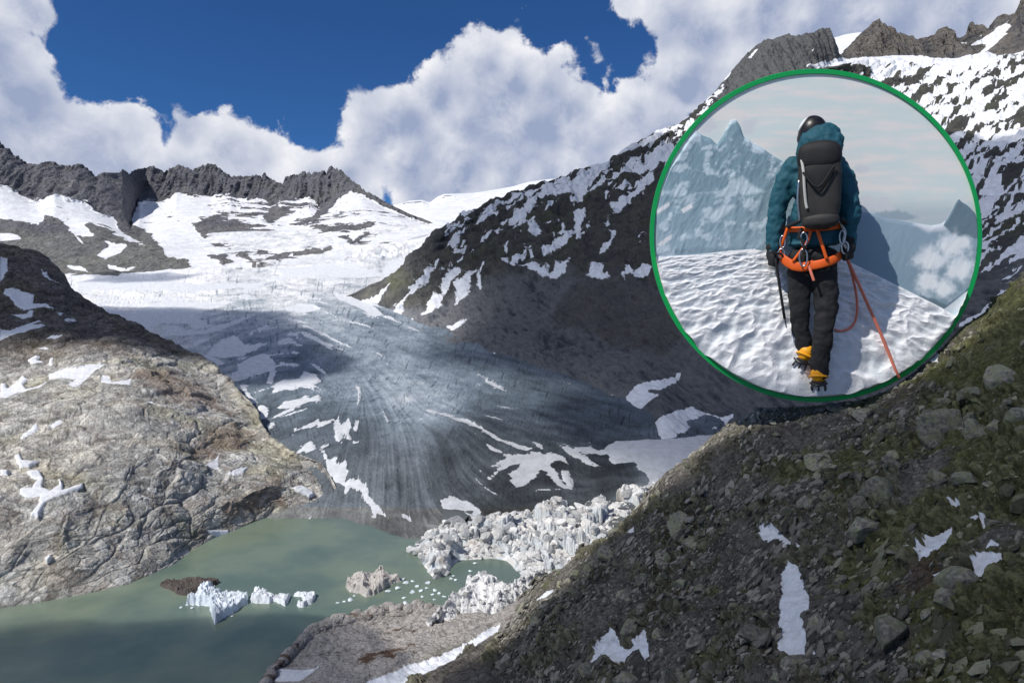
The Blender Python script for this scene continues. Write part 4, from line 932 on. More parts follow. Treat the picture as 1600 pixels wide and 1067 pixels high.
ICO = {k: ico(k) for k in (1, 2, 3, 5)}
MAT_BERG = terrain_mat("floating ice", fine=0.35, rough=0.5, bump=0.5, speck=0.12)


def poly_berg(name, outline, hfun, col, dirt, seed, label, cat='iceberg', group=None, dens=1.0, waist=1.5):
    """an ice floe: outline in picture px on the water, raised by hfun metres, with a keel below the surface"""
    xs = [p[0] for p in outline]; ys = [p[1] for p in outline]
    gxx = np.arange(min(xs) - 3, max(xs) + 4, dens); gyy = np.arange(min(ys) - 3, max(ys) + 4, dens)
    PX, PY = np.meshgrid(gxx, gyy)
    s = sdist(PX, PY, outline) + perlin(np.stack([PX / 7, PY / 5, PX * 0 + seed], -1)) * 1.8
    Wp = P(PX, PY, lakeY(PY, 0.0))
    q = np.stack([Wp[..., 0], Wp[..., 1], Wp[..., 0] * 0 + seed * 3.1], -1)
    A = worley(q, 5.5); r = fbm(q, 7, 4, .6, ridged=True)
    rim_ = sst(s, 0, 3.0)
    h = hfun(PX, PY) * (0.55 + .5 * r + .55 * (A[2] - .5)) * rim_ + rim_ * .5
    keep = s > -0.6
    Wp[..., 2] = np.where(keep, np.maximum(h, .15) * rim_ - (1 - rim_) * .6, -1.2)
    R, C = PX.shape; idx = np.arange(R * C).reshape(R, C)
    Fq = np.stack([idx[:-1, :-1], idx[1:, :-1], idx[1:, 1:], idx[:-1, 1:]], -1).reshape(-1, 4)
    kk = keep.ravel(); Fq = Fq[kk[Fq].all(1)]
    used = np.unique(Fq); mp = np.full(R * C, -1); mp[used] = np.arange(len(used))
    V = Wp.reshape(-1, 3)[used]
    dsel = sst(fbm(q, 5, 4, .6, off=9), .5 - dirt, .75 - dirt).reshape(-1)[used]
    c = np.array(col)[None] * (1 - dsel[:, None]) + np.array((.10, .085, .075))[None] * dsel[:, None]
    c = c * (.8 + .35 * A[2].reshape(-1)[used])[:, None]
    ctr = V.mean(0); ctr[2] = 0
    Fm = mp[Fq][:, ::-1]
    # underside: same outline, pulled in and down
    Vb = V.copy(); Vb[:, :2] = ctr[:2] + (V[:, :2] - ctr[:2]) * .8; Vb[:, 2] = -1.8
    nV = len(V)
    ed = {}
    for f in Fm:
        for a, b in zip(f, np.roll(f, -1)): ed[(a, b)] = ed.get((a, b), 0) + 1
    skirt = [(b, a, a + nV, b + nV) for (a, b) in ed if (b, a) not in ed]
    allF = np.concatenate([Fm, Fm[:, ::-1] + nV, np.array(skirt).reshape(-1, 4)])
    VV = np.concatenate([V, Vb]) - ctr
    me = mesh_from(name, VV, allF, smooth=False)
    set_attr(me, 'col', np.concatenate([c, c * .8]), 'FLOAT_COLOR'); set_attr(me, 'snow', np.full(len(VV), -1.0))
    o = link(name, me, MAT_BERG, label=label, cat=cat, group=group); o.location = ctr
    return o


poly_berg("iceberg", [(249, 912), (262, 908), (285, 907), (310, 906), (335, 906), (348, 909), (338, 915), (322, 922), (305, 928), (298, 933), (280, 930), (262, 921), (250, 917)], lambda x, y: 3.2 + 0 * x, (.10, .085, .075), .3, 1,
          "long dark debris-covered iceberg lying low in the lake beside the white floes")
poly_berg("iceberg", [(315, 926), (328, 923), (342, 930), (362, 929), (378, 929), (389, 931), (388, 944), (380, 948), (366, 958), (350, 966), (335, 977), (331, 965), (326, 948), (305, 946), (290, 947), (292, 941), (308, 936)],
          lambda x, y: 4.5 + 4.0 * sst(x, 360, 330), (.70, .76, .82), .10, 2, "blue-white triangular iceberg pointing at the viewer, beside the dark flat one")
poly_berg("iceberg", [(390, 937), (396, 928), (408, 924), (420, 929), (428, 932), (440, 929), (455, 931), (452, 940), (446, 949), (438, 944), (425, 940), (422, 944), (392, 943)],
          lambda x, y: 3.0 + 2.2 * np.exp(-((x - 405) / 12) ** 2), (.72, .76, .8), .1, 3, "white arched iceberg in the middle of the floating row")
poly_berg("iceberg", [(456, 930), (466, 926), (480, 926), (494, 928), (494, 934), (490, 942), (478, 948), (468, 950), (462, 945), (474, 940), (470, 934), (458, 932)], lambda x, y: 2.8 + 0 * x, (.72, .76, .8), .12, 4,
          "hook-shaped white iceberg at the right end of the floating row")
poly_berg("iceberg", [(540, 908), (552, 902), (566, 903), (585, 897), (598, 894), (606, 898), (622, 903), (628, 908), (612, 914), (600, 922), (585, 930), (572, 935), (562, 928), (545, 925), (540, 917)], lambda x, y: 5.0 + 1.5 * np.cos(x / 5.0), (.50, .47, .44), .28, 5,
          "large dirty grey iceberg with a dark hollow top near the ice front")
frag = [(548, 937, 9, 4), (538, 940, 7, 2), (527, 942, 8, 2), (630, 905, 6, 3), (634, 911, 8, 4), (622, 919, 9, 4), (645, 908, 7, 2), (652, 916, 8, 3), (644, 925, 9, 5), (658, 923, 7, 3), (668, 911, 7, 4), (667, 919, 6, 2), (680, 922, 7, 3), (686, 927, 6, 3), (693, 932, 9, 2), (676, 929, 6, 2), (606, 924, 8, 3),
        (632, 934, 7, 2), (634, 942, 8, 4), (647, 945, 8, 2), (678, 937, 6, 2), (583, 949, 5, 2), (589, 955, 6, 2), (293, 945, 6, 2), (283, 949, 5, 2), (300, 950, 6, 2), (704, 904, 7, 3), (712, 906, 5, 2), (708, 900, 4, 2), (743, 880, 7, 2), (660, 932, 5, 2), (615, 910, 6, 3), (553, 931, 5, 3), (368, 955, 6, 2.5), (362, 963, 4, 2), (356, 962, 4, 2), (735, 892, 6, 2)]
bergm = []
for k in range(6):
    V, F_ = ICO[2]; r = np.random.default_rng(50 + k); V = V.copy()
    for _ in range(9):
        nn = r.normal(size=3); nn /= np.linalg.norm(nn); d = r.uniform(.45, .8); e = V @ nn - d; V -= np.maximum(e, 0)[:, None] * nn
    V[:, 2] = np.maximum(V[:, 2], -.5)
    mm = mesh_from("iceberg_fragment", V, F_, smooth=False)
    set_attr(mm, 'col', np.tile(np.array([(.70, .77, .82)]), (len(V), 1)), 'FLOAT_COLOR'); set_attr(mm, 'snow', np.full(len(V), -1.0)); mm.materials.append(MAT_BERG); bergm.append(mm)
for i, (a, b_, w_, h_) in enumerate(frag):
    Yd = float(lakeY(b_)); c = P(a, b_, Yd); s = Yd / FPX
    o = link("ice_floe", bergm[i % 6], label="small white chunk of ice afloat near the larger icebergs", cat="ice floe", group="small ice chunks floating on the lake")
    o.location = (c[0], c[1], 0.3); o.scale = (w_ * .62 * s, h_ * 1.7 * s, max(h_ * .55 * s, .5)); o.rotation_euler = (0, 0, random.uniform(-.4, .4))

# ================================================================== boulders and scree on the spur
MAT_ROCK = bpy.data.materials.new("lichened boulder"); MAT_ROCK.use_nodes = True; t = MAT_ROCK.node_tree; N = NB(t); b = t.nodes['Principled BSDF']
g = t.nodes.new('ShaderNodeNewGeometry'); oi = t.nodes.new('ShaderNodeObjectInfo')
n = N.noise(g.outputs['Position'], 0.7, 6, .65); n2 = N.noise(g.outputs['Position'], 3.5, 4, .65); n3 = N.noise(g.outputs['Position'], .25, 4, .6)
c = N.mix(N.mr(n.outputs[0], .38, .62), (.10, .096, .085), (.25, .24, .19)); c = N.mix(N.mr(n3.outputs[0], .45, .62, 0, .6), c, (.20, .21, .11))
c = N.v('SCALE', c, N.m('ADD', .55, N.m('MULTIPLY', n2.outputs[0], .9)))
N.put(b.inputs['Base Color'], N.v('SCALE', c, N.m('ADD', .7, N.m('MULTIPLY', oi.outputs['Random'], .7)))); b.inputs['Roughness'].default_value = .9
bp = t.nodes.new('ShaderNodeBump'); bp.inputs['Strength'].default_value = .8; bp.inputs['Distance'].default_value = .5
N.put(bp.inputs['Height'], N.m('ADD', n.outputs[0], N.m('MULTIPLY', n2.outputs[0], .3))); t.links.new(bp.outputs[0], b.inputs['Normal'])


def rock_verts(V, r, cuts=9):
    V = V.copy() * r.uniform(.75, 1.2, 3)
    for _ in range(cuts):
        nn = r.normal(size=3); nn /= np.linalg.norm(nn); d = r.uniform(.4, .75); e = V @ nn - d; V -= np.maximum(e, 0)[:, None] * nn * .96
    return V


rocks = []
for k in range(8):
    r = np.random.default_rng(90 + k); V, F_ = ICO[5]
    V = rock_verts(V, r, 13); V = V + V * (fbm(V * 3 + k * 7, 1.6, 4, .6, ridged=True) * .07)[:, None]
    mm = mesh_from("boulder", V, F_, smooth=True); mm.materials.append(MAT_ROCK); rocks.append(mm)


def spur_at(x, y):
    i = ((SP_px - x) ** 2 + (SP_py - y) ** 2 + np.where(SP_v > 4.0, 1e6, 0)).argmin(); return SP_P[i], SP_N[i]


named = [(1483, 645, 40, "tall cracked grey crag standing out of the slope under the round panel's right side", 1.0), (1522, 672, 20, "smaller crag leaning against the right of the tall cracked crag", 1.0), (1568, 578, 26, "rounded pale boulder near the frame edge above the tall crag", .8),
         (1280, 715, 24, "pale lichen-covered boulder with a pointed top in mid slope", .8), (1262, 778, 17, "yellow-green lichened rock lying above the upper snow patch", 1.1), (1370, 765, 30, "dark ribbed outcrop block on the middle of the slope", 1.2), (1345, 790, 24, "dark block just left of the ribbed outcrop", 1.1),
         (1400, 700, 17, "small pale boulder between the ribbed outcrop and the tall crag", .8), (1510, 735, 20, "wide pale boulder above the small snow spots", .7), (1060, 815, 26, "dark grey crag near the crest above the scree", 1.2), (1040, 865, 18, "block with a shaded hollow at the foot of the crest crag", .9),
         (985, 975, 20, "big slab of rock wedged above the V-shaped snow patch", .9), (1030, 985, 15, "olive boulder at the right of the V-shaped snow patch", 1.2), (1390, 975, 26, "ribbed grey outcrop low on the slope right of the long snow patch", 1.0), (1275, 965, 14, "lichened boulder touching the long snow patch", .9),
         (1318, 985, 12, "rounded boulder right of the long snow patch's lower end", 1.0), (1555, 660, 20, "dark pointed boulder by the frame edge level with the tall crag", 1.0), (1420, 860, 9, "light boulder beside the bow-tie snow patch", .8), (800, 1035, 12, "rusty tan boulder on the slope below the long snow strip", 1.0)]
for i, (a, b_, w_, lab, hs) in enumerate(named):
    p, nn = spur_at(a, b_ + w_ * .35); s = np.hypot(p[1], p[0]) / FPX * w_ * 1.05
    o = link("boulder", rocks[(i * 5 + 2) % 8], label=lab, cat="boulder"); o.location = p - np.array([0, 0, s * .25]); o.scale = (s, s * .9, s * hs); o.rotation_euler = (random.uniform(-.3, .3), random.uniform(-.3, .3), random.uniform(0, 6))
ok = np.where((SP_px > 820) & (SP_px < 1640) & (SP_py > 560) & (SP_py < 1090) & (SP_v < 3.95) & (SP_snow < -4) & (SP_shelf < .5))[0]
wgt = (SP_P[ok, 1] ** 1.0); wgt = wgt / wgt.sum()
sel = rng.choice(ok, 200, p=wgt, replace=False)
for i, j in enumerate(sel):
    p = SP_P[j]; s = (0.8 + 5.5 * random.random() ** 2.6)
    o = link("boulder", rocks[(i * 3) % 8], label="weathered grey-green boulder among many on the near scree slope", cat="boulder", group="boulders strewn over the near scree slope")
    o.location = p + np.array([0, 0, s * .1]); o.scale = (s * random.uniform(.8, 1.3), s * random.uniform(.8, 1.3), s * random.uniform(.6, 1.0)); o.rotation_euler = (random.uniform(-.4, .4), random.uniform(-.4, .4), random.uniform(0, 6))


def scatter(n, cand, weights, smin, smax, pw, sub=1, seed=1):
    r = np.random.default_rng(seed); base = []
    for k in range(14):
        V, F_ = ICO[sub]; base.append(rock_verts(V + r.normal(size=V.shape) * .06, r, 6))
    F_ = ICO[sub][1]; sel = r.choice(cand, n, p=weights); szf = np.clip(1 + fbm(SP_P[sel], 22, 3, .5, off=7) * 2.2, .45, 2.0)
    Vs = []; Fs = []; Cs = []; nv = len(base[0])
    for i, j in enumerate(sel):
        s = (smin + (smax - smin) * r.random() ** pw) * szf[i]; a = r.uniform(0, 6.28); ca, sa = math.cos(a), math.sin(a)
        V = base[i % 14] * (s * r.uniform(.7, 1.3), s * r.uniform(.7, 1.3), s * r.uniform(.5, .9))
        V = V @ np.array([[ca, sa, 0], [-sa, ca, 0], [0, 0, 1]]); nn = SP_N[j]
        V[:, 2] -= (V[:, 0] * nn[0] + V[:, 1] * nn[1]) / max(nn[2], .4)
        off = r.normal(size=3) * .3; off[2] = 0
        Vs.append(V + SP_P[j] + off); Fs.append(F_ + i * nv)
        m_ = SP_moss[j]; base_c = np.array((.142, .135, .118)) * (1 - m_ * .6) + np.array((.135, .138, .075)) * m_ * .6
        base_c = base_c * (1 + SP_crest[j] * .9)  # stones on the crest get the same painted sunlight
        Cs.append(np.tile(base_c * (.45 + 1.9 * r.random() ** 1.7), (nv, 1)))
    me = mesh_from("scree", np.concatenate(Vs), np.concatenate(Fs), smooth=False)
    set_attr(me, 'col', np.concatenate(Cs), 'FLOAT_COLOR'); set_attr(me, 'snow', np.full(len(me.vertices), -1.0))
    return me


ok = np.where((SP_px > 780) & (SP_px < 1660) & (SP_py > 480) & (SP_py < 1110) & (SP_v < 4.05) & (SP_snow < -3) & (SP_shelf < .6))[0]
wgt = (1.12 - SP_moss[ok] * .88) * SP_P[ok, 1] ** 1.0; wgt = np.maximum(wgt, 0.01); wgt /= wgt.sum()
MAT_SCREE = terrain_mat("loose scree", fine=0.3, bump=.6, speck=.3)
link("scree", scatter(26000, ok, wgt, .28, 1.9, 3.2, seed=3), MAT_SCREE, kind='stuff', label="loose grey scree covering the near slope", cat="scree")

# ================================================================== round panel on the spur's crest, with the walker on snow inside
RD = 360.0                                    # distance of its front plane
R_ = np.array([1.0, 0, 0]); U_ = np.array([0, sp, cp]); F_ax = np.array([0, cp, -sp]); C0 = np.array([0, 0, CAMZ])
Rot = Matrix(((R_[0], F_ax[0], U_[0], 0), (R_[1], F_ax[1], U_[1], 0), (R_[2], F_ax[2], U_[2], 0), (0, 0, 0, 1)))


def K(px, py, k=1.0):
    d = RD * np.asarray(k, float)
    a = (np.asarray(px, float) - 800) / FPX; b = (533.5 - np.asarray(py, float)) / FPX
    return C0 + (a * d)[..., None] * R_ + (b * d)[..., None] * U_ + (d * np.ones_like(a))[..., None] * F_ax


QC = (1275.0, 368.0); PXW = RD / FPX
green = simple_mat("green enamel", srgb(0, 170, 84), .45)
frame = bpy.data.objects.new("framed_panel", None); COL.objects.link(frame)
frame.location = K(1275, 628, 1.0); frame['label'] = "huge round green-rimmed panel standing on the slope's crest, showing a walker on snow"; frame['category'] = "round panel"


def place(o, parent):
    o.parent = parent; o.matrix_parent_inverse = Matrix.Translation(-parent.location) if parent.type == 'EMPTY' else parent.matrix_world.inverted()


def revolve(prof, n=160):
    """profile of (radius px, depth k) round the panel's axis"""
    V = []; F_ = []; m = len(prof)
    for i in range(n):
        t = 2 * math.pi * i / n
        for r, k in prof:
            c = K(*QC, k); V.append(c + R_ * (r * PXW * k * math.cos(t)) + U_ * (r * PXW * k * math.sin(t)))
    for i in range(n):
        for j in range(m):
            F_.append((i * m + j, ((i + 1) % n) * m + j, ((i + 1) % n) * m + (j + 1) % m, i * m + (j + 1) % m))
    return np.array(V), F_


V, F_ = revolve([(252.5, .999), (253, .9975), (259.5, .9975), (260, .999), (260, 1.003), (252.5, 1.003)])
o = link("rim", mesh_from("rim", V, F_, smooth=False), green); place(o, frame)
# thin back shell carrying the view
KB = 1.0000
V, F_ = revolve([(0.5, KB + .002), (253.5, KB + .002), (253.5, KB + .010), (0.5, KB + .010)])
o = link("back_shell", mesh_from("back_shell", V, F_, smooth=False), simple_mat("grey shell", (.25, .26, .27), .6)); place(o, frame)
for ang in (205, 225, 250, 290, 315, 335):       # stays between rim and shell
    a = math.radians(ang); p0 = K(QC[0] + 256 * math.cos(a), QC[1] - 256 * math.sin(a), 1.002); p1 = K(QC[0] + 253 * math.cos(a), QC[1] - 253 * math.sin(a), KB + .004)
    d = p1 - p0; n1 = np.cross(d, R_ + .1 * U_); n1 /= np.linalg.norm(n1); n2 = np.cross(d, n1); n2 /= np.linalg.norm(n2)
    V = [q + .5 * (n1 * math.cos(t) + n2 * math.sin(t)) for q in (p0, p1) for t in np.linspace(0, 2 * math.pi, 8, endpoint=False)]
    o = link("stay", mesh_from("stay", V, [(i, (i + 1) % 8, 8 + (i + 1) % 8, 8 + i) for i in range(8)]), green); place(o, frame)

# pale sky backdrop: polar sheet
rr = np.linspace(0, 252.8, 120); tt = np.linspace(0, 2 * np.pi, 361)
RR, TT = np.meshgrid(rr, tt); BX = QC[0] + RR * np.cos(TT); BY = QC[1] - RR * np.sin(TT)
nb3 = lambda sx, sy, off, o=5: fbm(np.stack([BX / sx, BY / sy, BX * 0 + off], -1), 1.0, o, .55)
band = nb3(120, 13, 3.1); band2 = nb3(60, 20, 9.4)
top = np.array(srgb(222, 226, 232)) ; mid_ = np.array(srgb(196, 209, 219))
mid_ = np.minimum(mid_ * 1.45, .93); top = np.minimum(top * 1.35, .97)
top = top * np.array([1, .955, .91]); mid_ = mid_ * np.array([1, .96, .93])
cs = lerp3(mid_, top, sst(band + .35 * band2, -.25, .3))
cs = lerp3(cs, srgb(170, 190, 202), sst(BY, 300, 340) * .6)
pf = lambda cx, cy, rx, ry: 1 - np.hypot((BX - cx) / rx, (BY - cy) / ry)
puf = np.maximum.reduce([pf(1103, 196, 26, 16), pf(1168, 196, 17, 16), pf(1085, 210, 20, 14), pf(1350, 318, 28, 16), pf(1380, 322, 22, 14), pf(1345, 265, 18, 9)]) + nb3(16, 12, 4.4) * .8
cs = lerp3(cs, srgb(228, 230, 234), sst(puf, .0, .5) * .8)
hz = np.maximum.reduce([pf(1395, 338, 40, 10)]) + nb3(14, 9, 8.4) * .5
cs = lerp3(cs, srgb(150, 172, 186), sst(hz, 0, .3) * .7)
me = grid_mesh("backdrop_sky", K(BX, BY, KB), col=(cs, 'FLOAT_COLOR'), snow=(np.full(BX.shape, -1.), 'FLOAT'))


def flat_mat(name, rough=.9, spec=.1):
    m = bpy.data.materials.new(name); m.use_nodes = True; N = NB(m.node_tree); b = m.node_tree.nodes['Principled BSDF']
    N.put(b.inputs['Base Color'], N.attr('col').outputs['Color']); b.inputs['Roughness'].default_value = rough; b.inputs['Specular IOR Level'].default_value = spec
    return m


MAT_P = flat_mat("matt painted view")
o = link("backdrop", me, MAT_P); place(o, frame)


def relief(name, cols, base, crest, kb, kt, amp, colfn, seed, rows=150, kind='structure'):
    xs = np.arange(cols[0], cols[1] + .6, 1.1)
    pb = np.interp(xs, [q[0] for q in base], [q[1] for q in base]); pc_ = np.interp(xs, [q[0] for q in crest], [q[1] for q in crest])
    t = np.linspace(0, 1, rows)[:, None]
    X = np.repeat(xs[None], rows, 0); Y = pb + (pc_ - pb) * t; k = kb + (kt - kb) * t
    q = np.stack([X, Y, X * 0 + seed], -1)
    q2 = np.stack([X + .35 * Y, Y * .45, X * 0 + seed], -1)
    dd = fbm(q2, 34, 5, .55, ridged=True, off=seed) + .4 * fbm(q2, 13, 3, .5, ridged=True, off=seed + 3)
    k = k - amp * (dd + .9) * sst(t, 0, .1) * sst(1 - t, 0, .04)
    # keep inside the panel
    r = np.hypot(X - QC[0], Y - QC[1]); lim = 252.3; s = np.where(r > lim, lim / r, 1)
    X = QC[0] + (X - QC[0]) * s; Y = QC[1] + (Y - QC[1]) * s
    G = K(X, Y, k)
    Gb = K(X[-1:], Y[-1:] , np.full((1, len(xs)), KB + .001)); Gc = K(X[:1], Y[:1], np.full((1, len(xs)), KB + .001))
    G = np.concatenate([Gc, G, Gb]); c = colfn(X, Y, t, dd); c = np.concatenate([c[:1], c, c[-1:]])
    me = grid_mesh(name, G, col=(c, 'FLOAT_COLOR'))
    return link(name, me, MAT_P, kind=kind)


def cl_left(X, Y, t, dd):
    q = np.stack([X, Y, X * 0], -1)
    rock = np.array(srgb(122, 146, 157)); lo = np.array(srgb(142, 163, 174)); sn = np.array(srgb(196, 209, 217))
    c = lerp3(rock, lo, sst(Y, 260, 400)) * (.86 + .16 * sst(dd, -.6, .6))[..., None]
    s = sst(fbm(np.stack([X + Y * .7, Y * 1.0 - X * .4, X * 0], -1), 34, 5, .6, off=3), .02, .2) * .7
    s = np.maximum(s, sst(sunion(X, Y, [[(1205, 400), (1208, 345), (1222, 350), (1240, 395)], [(1140, 290), (1160, 275), (1175, 290), (1195, 300), (1160, 305)], [(1100, 340), (1130, 320), (1150, 322), (1120, 345)]]), -4, 3) * .8)
    c = lerp3(c, sn, s)
    s = sst(sunion(X, Y, [[(1026, 383), (1040, 372), (1050, 366), (1048, 374), (1034, 384)], [(1024, 330), (1045, 316), (1046, 322), (1028, 334)], [(1064, 328), (1080, 318), (1082, 324), (1068, 333)]]), -1.5, 1)
    return np.minimum(lerp3(c * 1.35, (.9, .9, .92), s), .95)


cr_l = [(1026, 330), (1036, 292), (1048, 260), (1060, 243), (1078, 214), (1088, 204), (1098, 212), (1110, 216), (1120, 226), (1130, 212), (1138, 195), (1143, 188), (1150, 187), (1156, 196), (1162, 214), (1170, 217), (1176, 224), (1188, 229), (1200, 238), (1212, 246), (1222, 252), (1232, 265), (1250, 300), (1262, 380)]
relief("mountain_relief", (1026, 1262), [(1026, 404), (1262, 404)], cr_l, KB - .0012, KB - .0006, .0014, cl_left, 3.0)


def cl_right(X, Y, t, dd):
    q = np.stack([X, Y, X * 0], -1)
    c = lerp3(srgb(140, 160, 174), srgb(126, 148, 160), sst(Y, 330, 480))
    far = sst(sunion(X, Y, [[(1428, 350), (1470, 345), (1490, 330), (1498, 344), (1486, 358), (1450, 362)]]), -5, 4)
    c = lerp3(c, srgb(214, 218, 222), far * .8)
    rk = sst(sunion(X, Y, [[(1476, 352), (1489, 326), (1497, 310), (1508, 316), (1530, 335), (1530, 372), (1490, 366)]]) + dd * 2, -1, 1)
    c = lerp3(c, srgb(104, 124, 136), rk)
    m_ = np.maximum.reduce([1 - np.hypot((X - a) / rx, (Y - b) / ry) for a, b, rx, ry in ((1455, 405, 30, 28), (1485, 385, 30, 26), (1500, 420, 30, 30), (1450, 440, 24, 26), (1475, 450, 24, 20), (1502, 380, 20, 14))]) + fbm(q, 16, 6, .62, off=5) * .8
    c = lerp3(c, srgb(226, 229, 232), sst(m_, -.15, .75) * .9)
    dk = sst(sunion(X, Y, [[(1440, 466), (1455, 470), (1480, 482), (1500, 480), (1500, 500), (1470, 490)]]) + dd * 4, -3, 1)
    return np.minimum(lerp3(c, srgb(92, 106, 116), dk * .8) * 1.3, .95)


cr_r = [(1325, 330), (1345, 331), (1370, 334), (1382, 342), (1400, 344), (1430, 349), (1455, 353), (1472, 350), (1480, 343), (1487, 330), (1494, 316), (1498, 311), (1503, 316), (1510, 320), (1516, 325), (1524, 334), (1528, 350)]
relief("slope_relief", (1325, 1527), [(1325, 470), (1450, 500), (1527, 440)], cr_r, KB - .0012, KB - .0006, .0004, cl_right, 8.0)

# the snow the walker crosses
hor = [(1022, 402), (1050, 400), (1090, 398), (1140, 392), (1180, 389), (1220, 390), (1290, 396), (1318, 405), (1345, 418), (1380, 435), (1410, 450), (1440, 465), (1470, 480), (1490, 492), (1500, 499), (1512, 505)]


def ks(py_, hy, cy):
    t = np.clip((cy - py_) / np.maximum(cy - hy, 1), 0, 1)
    return .9962 - .004 * np.sin(np.pi * t ** .6) * .8 + .0015 * np.maximum(t - .5, 0)


xs = np.arange(1024, 1512, .95); cy = QC[1] + np.sqrt(np.maximum(252.3 ** 2 - (xs - QC[0]) ** 2, 0)); hy = np.minimum(np.interp(xs, [q[0] for q in hor], [q[1] for q in hor]), cy - .5)
NR = 250; t = np.linspace(0, 1, NR)[:, None]; X = np.repeat(xs[None], NR, 0); Yp = cy + (hy - cy) * t
q_ = 1.0 / (Yp - 300.0) * 100; wx = (X - 1265) * q_ ** .8 / 40.0; wy = q_ * 8.5
pp = np.stack([wx, wy, wx * 0 + 3], -1)
bmp = fbm(pp, 1.0, 4, .5, off=1); bil = -np.abs(fbm(pp, .75, 3, .5, off=8)) * 2.2; fin = fbm(pp, .16, 4, .6, off=5)
bmp = bmp * .6 + bil * 1.25 + fin * .12
trail = np.exp(-((X - np.interp(Yp, [420, 560, 640], [1268, 1262, 1262])) / np.interp(Yp, [420, 640], [8, 30])) ** 2)
bmp = bmp * (1 - .75 * trail) - .25 * trail
amp = .0075 * np.interp(Yp, [400, 480, 620], [.28, .65, 1.0]) * sst(1 - t, 0, .03) * sst(t, .0, .012)
kk = ks(Yp, hy, cy) - (bmp + .9) * amp * 1.0
Gs = K(X, Yp, kk)
Gs = Gs + U_ * (bmp * amp * RD * .75)[..., None]
skirt = K(xs[None], cy[None], np.full((1, len(xs)), KB)); back_ = K(xs[None], hy[None] + 2, np.full((1, len(xs)), KB))
G = np.concatenate([skirt, Gs, back_]); cw = np.tile(np.array([[[.88, .88, .90]]]), G.shape[:2] + (1,))
pr = np.zeros_like(X)
for k_, (a_, b_) in enumerate([(1252, 600), (1262, 582), (1243, 573), (1258, 548), (1247, 530), (1262, 512), (1250, 496), (1263, 480), (1254, 466), (1264, 453), (1257, 442), (1265, 432)]):
    s_ = np.interp(b_, [430, 600], [.35, 1]); pr = np.maximum(pr, np.exp(-((X - a_ - 8) / (9 * s_)) ** 2 - ((Yp - b_) / (7 * s_)) ** 2))
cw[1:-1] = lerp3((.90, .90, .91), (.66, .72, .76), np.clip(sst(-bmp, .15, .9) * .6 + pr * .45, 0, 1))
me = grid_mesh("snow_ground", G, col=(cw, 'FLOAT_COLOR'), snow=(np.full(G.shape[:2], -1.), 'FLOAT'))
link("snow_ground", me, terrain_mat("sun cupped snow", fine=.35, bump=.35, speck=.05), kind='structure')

# ------------------------------------------------------------------ the walker
K0 = .979; MPX = 236.0                       # pixels per metre of body height
SC = MPX * RD * K0 / FPX
ORG = K(1275, 610, K0)
_F = K(1275, 400) - C0; _F /= np.linalg.norm(_F); _R = np.cross(_F, U_); _R /= np.linalg.norm(_R); _U = np.cross(_R, _F)
RotP = Matrix(((_R[0], _F[0], _U[0], 0), (_R[1], _F[1], _U[1], 0), (_R[2], _F[2], _U[2], 0), (0, 0, 0, 1)))


def U(px, py, y=0.0): return np.array([(px - 1275) / MPX * .915, y, (610 - py) / MPX * .985])


def balls(name, items, mat, parent, voxel=.010, smooth=4, label=None, cat=None, chains=(), fold=0.0):
    """one continuous surface grown round a set of ellipsoids and tapering chains"""
    Vs = []; Fs = []; n = 0; V0, F0 = ICO[3]
    def add(c, r):
        nonlocal n
        Vs.append(V0 * np.array(r) + np.array(c)); Fs.append(F0 + n); n += len(V0)
    for c, r in items: add(c, r if hasattr(r, '__len__') else (r, r, r))
    for ch in chains:
        for (a, ra), (b, rb) in zip(ch[:-1], ch[1:]):
            a = np.array(a); b = np.array(b); L = np.linalg.norm(b - a); st = max(2, int(L / (min(ra, rb) * .35)))
            for i in range(st + 1):
                t = i / st; r = ra + (rb - ra) * t; add(a + (b - a) * t, (r, r, r))
    me = mesh_from(name, np.concatenate(Vs), np.concatenate(Fs))
    o = link(name, me, mat, label=label, cat=cat)
    m = o.modifiers.new("unite", 'REMESH'); m.mode = 'VOXEL'; m.voxel_size = voxel; m.use_smooth_shade = True
    if smooth: s = o.modifiers.new("soften", 'SMOOTH'); s.factor = .5; s.iterations = smooth
    if fold:
        for sc_, st_ in ((.16, fold), (.055, fold * .6), (.025, fold * .25)):
            tx = bpy.data.textures.new(name + " folds", 'CLOUDS'); tx.noise_scale = sc_; tx.noise_depth = 2
            dm = o.modifiers.new("folds", 'DISPLACE'); dm.texture = tx; dm.strength = st_; dm.mid_level = .5
    if parent is None:
        o.matrix_world = Matrix.Translation(ORG) @ RotP @ Matrix.Diagonal((SC, SC * .72, SC, 1))
    else: o.parent = parent
    return o


